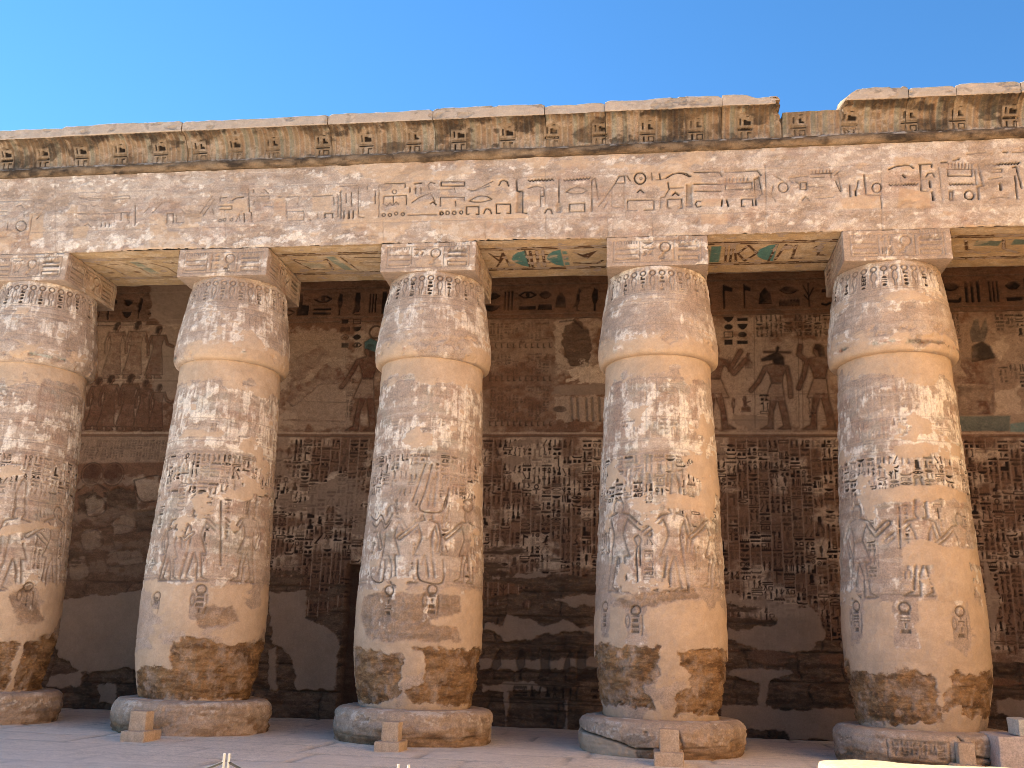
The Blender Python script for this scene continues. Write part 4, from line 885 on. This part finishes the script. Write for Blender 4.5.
# ------------------------------------------------------------------ back wall with painted relief
def back_wall():
    root = thing('back_wall', 'dark wall behind the columns, covered in painted figures above and columns of signs below', 'wall', (5, WY, 0))
    WX0, WX1, WH = -9.0, 18.75, 11.05
    b = Board(WX0, -.12, WX1, WH, .019, 5); r = b.rng
    V = b.V[:, None] + 0 * b.U[None]; U = b.U[None] + 0 * V
    w_ = lambda px, py: onY(px, py, WY)
    big = b.fb(1.8, 1.1, 5, 1); mid = b.fb(.45, .3, 5, 2); fin = b.fb(.09, .07, 3, 3); hor = b.fb(1.6, .22, 5, 4)
    zt = w_(545, 434)[1]                        # line between the scenes and the text
    ztop0, ztop1 = w_(545, 318)[1], w_(545, 286)[1]
    zb = w_(545, 567)[1]
    xs0 = w_(270, 500)[0]                       # the text starts here
    zb2 = zb - (w_(780, 567)[1] - w_(780, 606)[1]) * step(w_(700, 560)[0], w_(740, 560)[0], U) - .95 * step(w_(965, 560)[0], w_(985, 560)[0], U) * 1.0
    zmin = zb - 1.75
    lightm = np.clip(.42 + .28 * big + .35 * mid + .12 * fin, 0, 1)
    b.P = .62 * lightm * step(ztop0 + .0, ztop0 - .03, V) * step(zt - .02, zt + .03, V)
    # text of narrow columns
    b.dk = 1.15; q = .245; n = int((WX1 - xs0) / q)
    for k in range(n + 1): b.line([(xs0 + k * q, zmin), (xs0 + k * q, zt - .12)], .022, E=.010, P=.40)
    text(b, xs0, xs0 + n * q, zmin, zt - .14, q, dens=.97, gap=.10, rowgap=.05, E=.022, D=.85, var=[.35, .8, 1, 1, 1.15])
    bgt = step(zb2 - .3, zb2, V) * step(zt - .05, zt - .12, V) * step(xs0 - .1, xs0, U)
    b.P = np.maximum(b.P, bgt * np.clip(.48 + .3 * big + .4 * mid, .08, .95) * (1 - b.D))
    for z, wd_, dk in ((zt + .02, .045, 0), (zt - .06, .02, .5), (zt + .10, .015, .3), (ztop0, .03, .5), (ztop0 + .12, .025, .4), (ztop1 + .05, .03, .5), (ztop0 - .5, .012, .2)):
        b.line([(WX0, z), (WX1, z)], wd_, D=dk, P=.65 if dk == 0 else .2, E=.006)
    # upper band of large signs
    x = WX0
    while x < WX1 - .7:
        nm = r.choice(['owl', 'reed', 'mouth', 'sun', 'bird', 'lion', 'stroke', 'throne', 'strokes', 'basket', 'sedge', 'flag', 'eye', 'bread']); sz = r.uniform(.28, .5)
        hh = ztop1 - ztop0 - .26
        if nm in FLAT: b.glyph(nm, x, ztop0 + .2 + hh * .55, sz, hh * .35, E=.03, D=.9); b.glyph(r.choice(FLAT), x, ztop0 + .2, sz, hh * .32, E=.03, D=.9)
        else: b.glyph(nm, x, ztop0 + .2, sz * .8, hh, E=.03, D=.9)
        x += sz + .08
    b.B = .5 * step(ztop0 - .1, ztop0 + .1, V) * np.clip(.8 + .3 * mid, 0, 1)  # upper wall darkened: shade under the roof painted into the stone colour
    # ---- bay 1: two rows of robed figures, fragments below
    lab = [(116, 378, 57), (135, 378, 57), (110, 0, 0)]
    for px, pf, hp in ((110, 378, 56), (131, 378, 57), (153, 378, 52)):
        x, z0 = w_(px, pf); z1 = w_(px, pf - hp)[1]; fig(b, x, z0, z1 - z0, 1, .6, robe=1, hair=.7)
    b.poly([w_(*p) for p in [(98, 322), (146, 322), (146, 380), (98, 380)]], P=.42, soft=.02)
    for px, pf, hp in ((92, 429, 52), (104, 430, 55), (124, 430, 56), (140, 430, 50), (154, 430, 46)):
        x, z0 = w_(px, pf); z1 = w_(px, pf - hp)[1]; fig(b, x, z0, z1 - z0, 1, .6, robe=1, hair=.7)
    b.line([w_(75, 381), w_(190, 381)], .03, D=.3); b.line([w_(70, 356), w_(190, 357)], .015, D=.2); b.line([w_(70, 410), w_(190, 411)], .015, D=.2)
    b.poly([w_(*p) for p in [(148, 330), (190, 326), (190, 400), (158, 400), (150, 380)]], M=.85, P=-.8, soft=.03, ragged=.05)
    b.poly([w_(*p) for p in [(150, 280), (200, 280), (200, 322), (170, 326), (150, 318)]], M=1, B=-.9, D=-1, E=-1, soft=.03, ragged=.03)
    xa, za = w_(76, 462); xb, zc = w_(168, 440); text(b, xa, xb, za, zc, .17, dens=.9, E=.012, D=.4)
    b.poly([w_(*p) for p in [(40, 436), (172, 436), (172, 462), (40, 464)]], P=.35, soft=.03)
    for (p, q_) in ((92, 468), (113, 468)):
        cx, cz = w_(p, q_ + 6); b.ell(cx, cz, .26, .26, C=.5, D=.35, E=.014); b.ell(cx, cz, .30, .30, .03, D=.5, E=.012)
    for P_ in ([(78, 480), (160, 478), (160, 484), (78, 486)], [(72, 512), (164, 506), (168, 516), (70, 524)], [(66, 545), (150, 540), (150, 548), (66, 552)], [(62, 566), (150, 562), (148, 572), (62, 574)]):
        b.poly([w_(*p) for p in P_], M=.45, P=.12, soft=.05, ragged=.06)
    for P_ in ([(133, 512), (155, 508), (158, 530), (135, 535)], [(78, 496), (92, 490), (104, 500), (96, 512), (78, 514)], [(104, 492), (118, 486), (134, 490), (136, 508), (106, 506)]):
        b.poly([w_(*p) for p in P_], B=.85, E=.02, D=.25, ragged=.02)
    for P_ in ([(84, 500), (92, 494), (104, 500), (104, 512), (88, 516)], [(80, 535), (90, 528), (100, 533), (102, 545), (84, 550)], [(112, 522), (122, 514), (134, 520), (134, 531), (114, 534)], [(104, 553), (140, 549), (142, 562), (108, 566)], [(134, 480), (160, 476), (160, 498), (140, 500)], [(68, 560), (84, 556), (88, 576), (70, 580)]):
        q_ = [w_(*p) for p in P_]; b.poly(q_, P=.55, soft=.04, ragged=.03); b.line(curve(q_ + q_[:1]), .035, E=.03, D=.5)
    for L in ([(78, 490), (92, 480), (108, 490)], [(72, 520), (90, 530), (120, 524), (150, 530)], [(80, 540), (86, 560)], [(110, 535), (118, 560), (140, 556)], [(60, 530), (66, 560)]): b.line([w_(*p) for p in L], .04, E=.03, D=.4)
    # ---- bay 2: worn giant at the left, a walking man at the right
    x, z0 = w_(364, 430); z1 = w_(364, 344)[1]
    b.poly([w_(*p) for p in [(288, 330), (345, 330), (352, 428), (284, 428)]], P=.45, soft=.05, ragged=.05)
    fig(b, x, z0, z1 - z0, -1, .85, arms=[[(.13,.80),(.22,.62),(.30,.50)], [(-.13,.80),(-.26,.78),(-.34,.84)]], crown='blue', hair=.6)
    for P_ in ([(290, 386), (312, 380), (318, 370), (340, 366), (346, 378), (335, 384), (318, 384), (306, 396), (292, 406), (286, 400)], [(316, 372), (326, 364), (338, 370), (336, 382), (320, 382)]):
        b.poly([w_(*p) for p in P_], C=.8, B=.4, E=.012, ragged=.01)
    b.poly([w_(*p) for p in [(292, 362), (318, 345), (330, 352), (300, 384), (290, 384)]], C=.5, B=.3, ragged=.03)
    for px in (344, 356): 
        for k in range(4): x, z = w_(px, 318 + 8 * k + 6); b.glyph(r.choice(FLAT + SMALL), x - .1, z, .24, .16, E=.014, D=.85)
    x, z = w_(376, 332); b.ell(x, z, .17, .17, .05, D=.6, C=.4, E=.012)
    b.line([w_(285, 401), w_(372, 403)], .02, D=.35); b.line([w_(345, 320), w_(347, 428)], .014, D=.3); b.line([w_(300, 400), w_(298, 428)], .014, D=.2); b.line([w_(284, 420), w_(345, 421)], .05, C=.6, B=.3)
    xa, za = w_(346, 398); text(b, xa, xa + .2, w_(346, 424)[1], w_(346, 378)[1], .17, dens=.7, E=.01, D=.5)
    # ---- bay 3: rows of small goods and the feather of a worn figure
    for k in range(3):
        y0 = (322, 353, 386)[k]; y1 = (350, 383, 428)[k]
        xa, zb_ = w_(488, y1); xb, zt_ = w_(550, y0); text(b, xa, xb, zb_ + .14, zt_, .2, dens=.75, E=.012, D=.40)
        b.line([w_(484, y1 - 7), w_(552, y1 - 7)], .02, D=.3)
        for j in range(11): x, z = w_(488 + j * 6, y1 - 2); b.glyph('leg', x, z, .09, .12, E=.012, D=.7)
    b.poly([w_(*p) for p in [(484, 318), (556, 318), (556, 430), (484, 430)]], P=-.55, soft=.1)
    b.poly([w_(*p) for p in [(554, 322), (574, 318), (566, 340), (560, 352), (572, 366), (556, 366)]], P=.7, soft=.02, ragged=.02)
    b.poly([w_(*p) for p in [(566, 326), (576, 320), (590, 330), (592, 352), (588, 366), (570, 366), (562, 345)]], B=.6, D=.2, P=-.9, E=.012, ragged=.02)
    b.line([w_(560, 322), w_(574, 320), w_(582, 328)], .05, D=.6)
    b.poly([w_(*p) for p in [(570, 372), (580, 362), (592, 364), (606, 360), (606, 384), (580, 384), (568, 380)]], P=.95, ragged=.05)
    b.poly([w_(*p) for p in [(553, 386), (606, 384), (606, 396), (553, 394)]], M=.8, P=-1, ragged=.02)
    b.poly([w_(*p) for p in [(554, 397), (606, 395), (606, 420), (556, 420)]], P=.55, ragged=.03)
    for px in (571, 577, 586, 592, 599): b.line([w_(px, 398), w_(px + 1, 420)], .06, B=.6, D=.35, E=.012)
    x, z = w_(560, 409); b.ell(x, z, .17, .08, D=.5, C=.4, E=.01)
    # ---- bay 4: a row of three with a beast-headed god
    b.poly([w_(*p) for p in [(712, 338), (834, 338), (834, 430), (712, 430)]], P=.50, soft=.1, ragged=.06)
    x, z0 = w_(779, 429); z1 = w_(779, 352)[1]
    fig(b, x, z0, z1 - z0, -1, .62, head='beast', arms=[[(.13,.80),(.22,.62),(.32,.50)], [(-.13,.80),(-.16,.6),(-.16,.42)]])
    x, z0 = w_(823, 429); z1 = w_(823, 344)[1]
    fig(b, x, z0, z1 - z0, -1, .8, arms=[[(.13,.80),(.18,.62),(.24,.48)], [(-.13,.80),(-.2,.7),(-.26,.62)], [(.13,.80),(.22,.88),(.20,.98)]])
    x, z0 = w_(716, 429); z1 = w_(716, 345)[1]
    fig(b, x, z0, z1 - z0, 1, .8, arms=[[(.13,.80),(.22,.66),(.36,.82)], [(.05,.80),(.2,.75),(.30,.92)]])
    for px, py, nm in ((728, 364, 'feather'), (747, 360, 'god'), (732, 405, 'reed'), (744, 404, 'man')): x, z = w_(px, py); b.glyph(nm, x - .1, z - .2, .26, .4, E=.012, C=.8, D=.3)
    for px in (728, 742):
        for k in range(4): x, z = w_(px, 318 + 7.6 * k); b.glyph(r.choice(['basket', 'frame', 'stool', 'disc', 'slab', 'bar']), x - .12, z - .12, .26, .17, E=.014, D=.9)
    x0_, z0_ = w_(755, 338); x1_, z1_ = w_(832, 314); text(b, x0_, x1_, z0_, z1_, .24, dens=.9, E=.014, D=.75)
    for px in (754, 798, 802): b.line([w_(px, 318), w_(px + 1, 428)], .016, D=.45, C=.3)
    x, z = w_(759, 394); text(b, x, x + .25, w_(759, 420)[1], z, .22, E=.012, D=.9); x, z = w_(807, 398); text(b, x, x + .2, w_(807, 424)[1], z, .18, E=.012, D=.7)
    b.line([w_(712, 394), w_(834, 394)], .016, D=.35); b.line([w_(712, 420), w_(834, 421)], .02, D=.3)
    b.poly([w_(*p) for p in [(734, 416), (770, 416), (772, 428), (736, 428)]], M=.7, P=-.8, ragged=.03)
    # ---- bay 5: an enthroned god
    b.poly([w_(*p) for p in [(950, 316), (1040, 316), (1040, 432), (950, 432)]], P=.42, soft=.1, ragged=.06)
    for P_, kw in (([(972, 346), (982, 341), (990, 346), (996, 358), (972, 362)], dict(D=.75, B=.5)), ([(962, 358), (996, 358), (990, 384), (972, 384), (960, 366)], dict(C=.7, B=.3)), ([(955, 376), (975, 378), (976, 384), (953, 384)], dict(C=.8)),
                   ([(958, 386), (994, 386), (994, 414), (958, 414)], dict(B=.7, C=.35)), ([(978, 400), (991, 400), (991, 414), (978, 414)], dict(C=.8)), ([(958, 416), (1010, 416), (1010, 431), (958, 431)], dict(T=.5, D=.3)), ([(1010, 424), (1040, 420), (1040, 432), (1010, 432)], dict(T=.7)),
                   ([(970, 332), (974, 320), (978, 318), (980, 330), (986, 318), (988, 330), (984, 342), (972, 342)], dict(C=.7, T=.2, D=.2)), ([(985, 374), (993, 374), (995, 392), (988, 392)], dict(B=.5, C=.5))):
        b.poly([w_(*p) for p in P_], E=.012, **kw)
    for P_ in ([(994, 392), (1018, 388), (1020, 412), (996, 414)], [(986, 340), (1006, 336), (1008, 352), (1000, 360), (994, 352)]): b.poly([w_(*p) for p in P_], P=.95, ragged=.03)
    for xx, y0, y1 in ((953, 314, 345), (996, 314, 332), (1006, 314, 332), (1016, 314, 336), (1000, 366, 386), (1010, 364, 386), (1020, 364, 388)):
        x, z = w_(xx, y1); text(b, x, x + .22, z, w_(xx, y0)[1], .2, E=.012, D=.8)
    b.C *= np.clip(.8 + .22 * mid + .1 * fin, .2, 1); b.D *= np.clip(.9 + .2 * mid, .3, 1)
    # ---- decay of the lower wall
    decay = step(.05, .35, (zb2 - .15 - V) + .30 * hor + .22 * big + .16 * mid)
    lft = step(xs0 + .3, xs0 - .3, U) * step(zt - 1.2, zt - 2.6, V + .25 * mid)
    decay = np.maximum(decay, lft * .6)
    b.E *= 1 - decay; b.D *= 1 - decay; b.P *= 1 - decay
    b.B = np.maximum(b.B, decay)
    # holes in the text
    worn = step(1.15, 1.45, big + .5 * mid + .35 * hor) * bgt
    b.E *= 1 - .8 * worn; b.D *= 1 - .75 * worn; b.P *= 1 - .8 * worn; b.M = np.maximum(b.M, .6 * worn)
    MP = [[(492, 576), (530, 573), (570, 572), (530, 579), (492, 580)], [(552, 598), (606, 592), (606, 606), (570, 606), (556, 602)], [(483, 622), (500, 626), (507, 616), (530, 618), (545, 625), (565, 620), (580, 628), (606, 626), (606, 632), (570, 632), (545, 634), (530, 642), (505, 641), (495, 632), (483, 630)],
          [(480, 660), (606, 658), (606, 668), (480, 670)], [(482, 683), (530, 682), (546, 690), (482, 692)], [(504, 692), (508, 692), (508, 730), (504, 730)], [(565, 700), (568, 700), (568, 730), (565, 730)],
          [(725, 602), (762, 600), (790, 604), (812, 606), (826, 630), (826, 640), (800, 654), (760, 648), (726, 640), (726, 630), (775, 626), (776, 618), (768, 608)], [(726, 594), (740, 596), (738, 602), (724, 602)], [(730, 670), (780, 668), (800, 674), (770, 680), (765, 705), (758, 706), (758, 684), (730, 674)], [(720, 704), (760, 704), (780, 710), (860, 708), (860, 742), (790, 740), (786, 730), (740, 730), (720, 720)],
          [(90, 596), (150, 590), (150, 640), (140, 668), (84, 672), (56, 656), (60, 600)], [(48, 676), (80, 672), (84, 684), (60, 688), (46, 686)], [(98, 684), (116, 682), (114, 704), (98, 704)],
          [(268, 592), (306, 590), (306, 618), (330, 628), (340, 640), (334, 690), (296, 690), (292, 660), (282, 650), (270, 640)], [(302, 652), (336, 640), (336, 688), (305, 680)], [(268, 650), (276, 646), (276, 690), (268, 690)],
          [(985, 560), (1000, 600), (992, 640), (986, 600)], [(996, 700), (1040, 700), (1040, 720), (996, 716)], [(844, 620), (850, 620), (850, 660), (842, 650)]]
    for P_ in MP: b.poly([w_(*p) for p in P_], ragged=.02, M=1, B=-1, D=-1, E=-1, P=-.7)
    # courses and joints of the bare blocks
    for k, z in enumerate((.62, 1.22, 1.86, 2.48, 3.06)):
        zl = z + .03 * noise3(np.stack([U, 0 * U + k, 0 * U], -1), .8, 3, 4)
        g = np.exp(-((V - zl) / .022)**2) * b.B; b.E = np.maximum(b.E, .04 * g); b.D = np.maximum(b.D, .4 * g)
        x = WX0 + r.random()
        while x < WX1:
            g = np.exp(-((U - x + .03 * mid) / .02)**2) * (V < zl) * (V > z - .6) * b.B; b.E = np.maximum(b.E, .035 * g); b.D = np.maximum(b.D, .3 * g); x += r.uniform(.9, 1.7)
    # band of large cut signs low on the wall
    for xx0, xx1 in ((482, 606), (260, 300), (730, 840), (996, 1040)):
        a0, zlo = w_(xx0, 678); a1, zhi = w_(xx1, 652)
        x = a0
        while x < a1 - .3:
            nm = r.choice(['house', 'owl', 'reed', 'bird', 'basket', 'throne', 'flag', 'walk', 'mouthline', 'arm']); sz = r.uniform(.35, .6)
            if r.random() < (.9 if xx0 == 482 else .15): b.glyph(nm, x, zlo, sz, (zhi - zlo) * (1 if nm not in FLAT else .45), E=.035, D=.5)
            x += sz + .06
        z2, z3 = w_(xx0, 700)[1], w_(xx0, 684)[1]
        if xx0 == 482:
            for z in (z2 - .03, z3 + .02): b.line([(a0, z), (a1, z)], .025, E=.02, D=.5)
            text(b, a0, a1, z2, z3, .34, dens=.8, E=.03, D=.6)
    floor_dark = step(.3, 1.6, big + .6 * hor + 1.2 * step(1.0, .2, V)) * b.B  # patchy darkening of the bare stone, stronger towards the floor
    b.D = np.maximum(b.D, .3 * floor_dark)
    b.N = .008 * big + .006 * mid + .002 * fin + .003 * b.P + b.B * (-.035 + .016 * hor + .012 * mid + .005 * fin)
    # doorway
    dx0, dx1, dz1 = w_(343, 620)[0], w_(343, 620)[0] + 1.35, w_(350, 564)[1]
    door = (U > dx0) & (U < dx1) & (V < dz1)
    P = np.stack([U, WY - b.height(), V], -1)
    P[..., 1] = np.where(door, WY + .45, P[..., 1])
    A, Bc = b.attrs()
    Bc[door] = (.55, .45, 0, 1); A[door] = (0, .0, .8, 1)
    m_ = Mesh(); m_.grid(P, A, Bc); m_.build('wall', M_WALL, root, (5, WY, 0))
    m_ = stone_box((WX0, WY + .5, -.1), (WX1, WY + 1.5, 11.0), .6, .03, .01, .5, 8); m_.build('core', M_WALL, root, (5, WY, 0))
    m_ = stone_box((WX0 - .6, 0.0, -.1), (WX0 - .003, WY + .6, 11.05), .4, .03, .02, .5, 8); m_.build('added_end_wall', M_WALL, root, (5, WY, 0))  # unseen end wall, added to keep sun from leaking into the portico
back_wall()

# ------------------------------------------------------------------ unseen court wall on the right, added in full sun for warm bounce
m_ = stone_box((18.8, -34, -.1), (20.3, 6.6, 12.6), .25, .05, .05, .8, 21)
o = m_.build('court_wall', M_SIDE); tag(o, 'unseen sunlit sandstone wall added right of the court for warm bounce', 'wall')

# ------------------------------------------------------------------ stone posts before the columns
POST_LABEL = ['small stone post on a slab before the second column from the left', 'small stone post on a slab before the middle column',
              'small stone post on a pinkish slab before the column with the cracked base', 'small grey stone post before the rightmost column']
for k, (pa, pb, pt, sa, sb_, st, sbot) in enumerate([(128, 153, 710.5, 119.5, 159, 730.5, 741), (381, 402, 721.5, 373.5, 407, 741.5, 751.5), (659.5, 679.5, 729, 654, 684, 752, 766), (952, 977, 742, 944, 986, 764, 775)]):
    g0 = onZ(sa, sbot, 0.0); y = g0[1] + .02
    xa, xb = onY(sa, sbot - 4, y)[0], onY(sb_, sbot - 4, y)[0]
    zs = onY(sa, st, y)[1]; za = onY(pa, pt, y + .12)[1]; ua, ub = onY(pa, st, y + .12)[0], onY(pb, st, y + .12)[0]
    if k != 2: ub_depth = (ub - ua)
    if k < 2:
        fr_ = (.62, .76)[k]; xb = xa + (xb - xa) * fr_; ub = ua + (ub - ua) * (fr_ + .04)
    if k == 3: xa += .16; ua += .12
    root = thing('stone_post', POST_LABEL[k], 'stone post', ((xa + xb) / 2, y + .3, 0), 'stone posts before the columns')
    org = ((xa + xb) / 2, y + .3, 0)
    mt = M_LIME if False else M_PLAIN
    m_ = stone_box((xa, y, -.05), (xb, y + .62, zs), .03, .02, .008, .15, 40 + k); m_.build('plinth', mt, root, org)
    m_ = stone_box((ua, y + .12, zs - .01), (ub, y + .12 + (ub - ua), za), .03, .015, .008, .15, 50 + k
        , topshift=lambda P: .01 * noise3(P, .2, 2, 7)); m_.build('upright', mt, root, org)

# ------------------------------------------------------------------ blocks at the right edge
p = onY(1001, 770, -.75); q_ = onY(1001, 736, -.75)
m_ = stone_box((p[0], -.75, 0), (p[0] + 1.5, .2, q_[1]), .03, .03, .015, .3, 61)
o = m_.build('repair_block', stone('pink_mortar', (.50, .40, .34), (.58, .47, .40), stain_amt=.3), None)
tag(o, 'pinkish grey patching block against the rightmost column base, under a pale stone', 'stone block')
z_ = q_[1]; p = onY(1015, 734, -.4)
m_ = stone_box((p[0], -.6, z_), (p[0] + .7, -.05, z_ + .26), .03, .02, .01, .2, 62)
o = m_.build('loose_block', M_LIME, None); tag(o, 'pale loose stone lying on the pinkish block at the right edge', 'stone block')

# sunlit low wall near the camera
yb = -11.9; xl = onY(816, 760, yb)[0]; zb_ = onY(816, 759.5, yb)[1]
m_ = stone_box((xl, yb - 1.1, -.05), (xl + 3.4, yb, zb_), .035, .03, .012, .35, 63, topshift=lambda P: .012 * noise3(P, .4, 3, 70))
o = m_.build('low_wall', M_CREAM, None); tag(o, 'sunlit cream limestone low wall in the bottom right corner', 'low wall')

# ------------------------------------------------------------------ rope posts at the lower edge
def tube(P, r, n=8):
    P = np.asarray(P, float); out = []
    for k in range(len(P)):
        t = P[min(k + 1, len(P) - 1)] - P[max(k - 1, 0)]; t /= np.linalg.norm(t)
        s_ = np.cross(t, (0, 0, 1.)) if abs(t[2]) < .9 else np.cross(t, (0, 1., 0)); s_ /= np.linalg.norm(s_); u = np.cross(s_, t)
        a = np.linspace(0, 2 * math.pi, n, endpoint=False); rk = r[k] if hasattr(r, '__len__') else r
        out.append(P[k] + rk * (np.cos(a)[:, None] * s_ + np.sin(a)[:, None] * u))
    return np.array(out)
M_WHITE = plain('white_paint', (.45, .43, .38), .5); M_ROPE = plain('dark_rope', (.06, .055, .05), .9)
RP = [(227, 753.5, 'white rope post with dark ropes tied on both sides, at the lower edge left'), (403, 764.5, 'short white post end at the lower edge, before the middle column')]
for k, (px, py, lab) in enumerate(RP):
    Y = -9.6
    x, zt_ = onY(px, py, Y)
    root = thing('rope_post', lab, 'rope post', (x, Y, 0), 'rope posts before the portico')
    for s_ in (-.022, .022) if k == 0 else (-.04, .05):
        m_ = Mesh(); L = tube([(x + s_, Y, 0), (x + s_, Y, zt_ - .02), (x + s_, Y, zt_)], [.012, .012, .010]); m_.grid(L, wrap=True); m_.fan(L[-1]); m_.build('upright', M_WHITE, root, (x, Y, 0))
    m_ = Mesh(); L = tube([(x, Y, 0), (x, Y, .02), (x, Y, .03)], [.14, .13, .02], 20); m_.grid(L, wrap=True); m_.fan(L[-1]); m_.build('foot', M_WHITE, root, (x, Y, 0))
    for s_ in (-1, 1):
        t = np.linspace(0, 1, 14); rp = np.stack([x + s_ * (.02 + t * 1.6), Y + 0 * t, zt_ - (.07 if k == 0 else .2) - .42 * np.sin(t * math.pi / 2)], -1)
        m_ = Mesh(); m_.grid(tube(rp, .011), wrap=True); m_.build('rope', M_ROPE, root, (x, Y, 0))
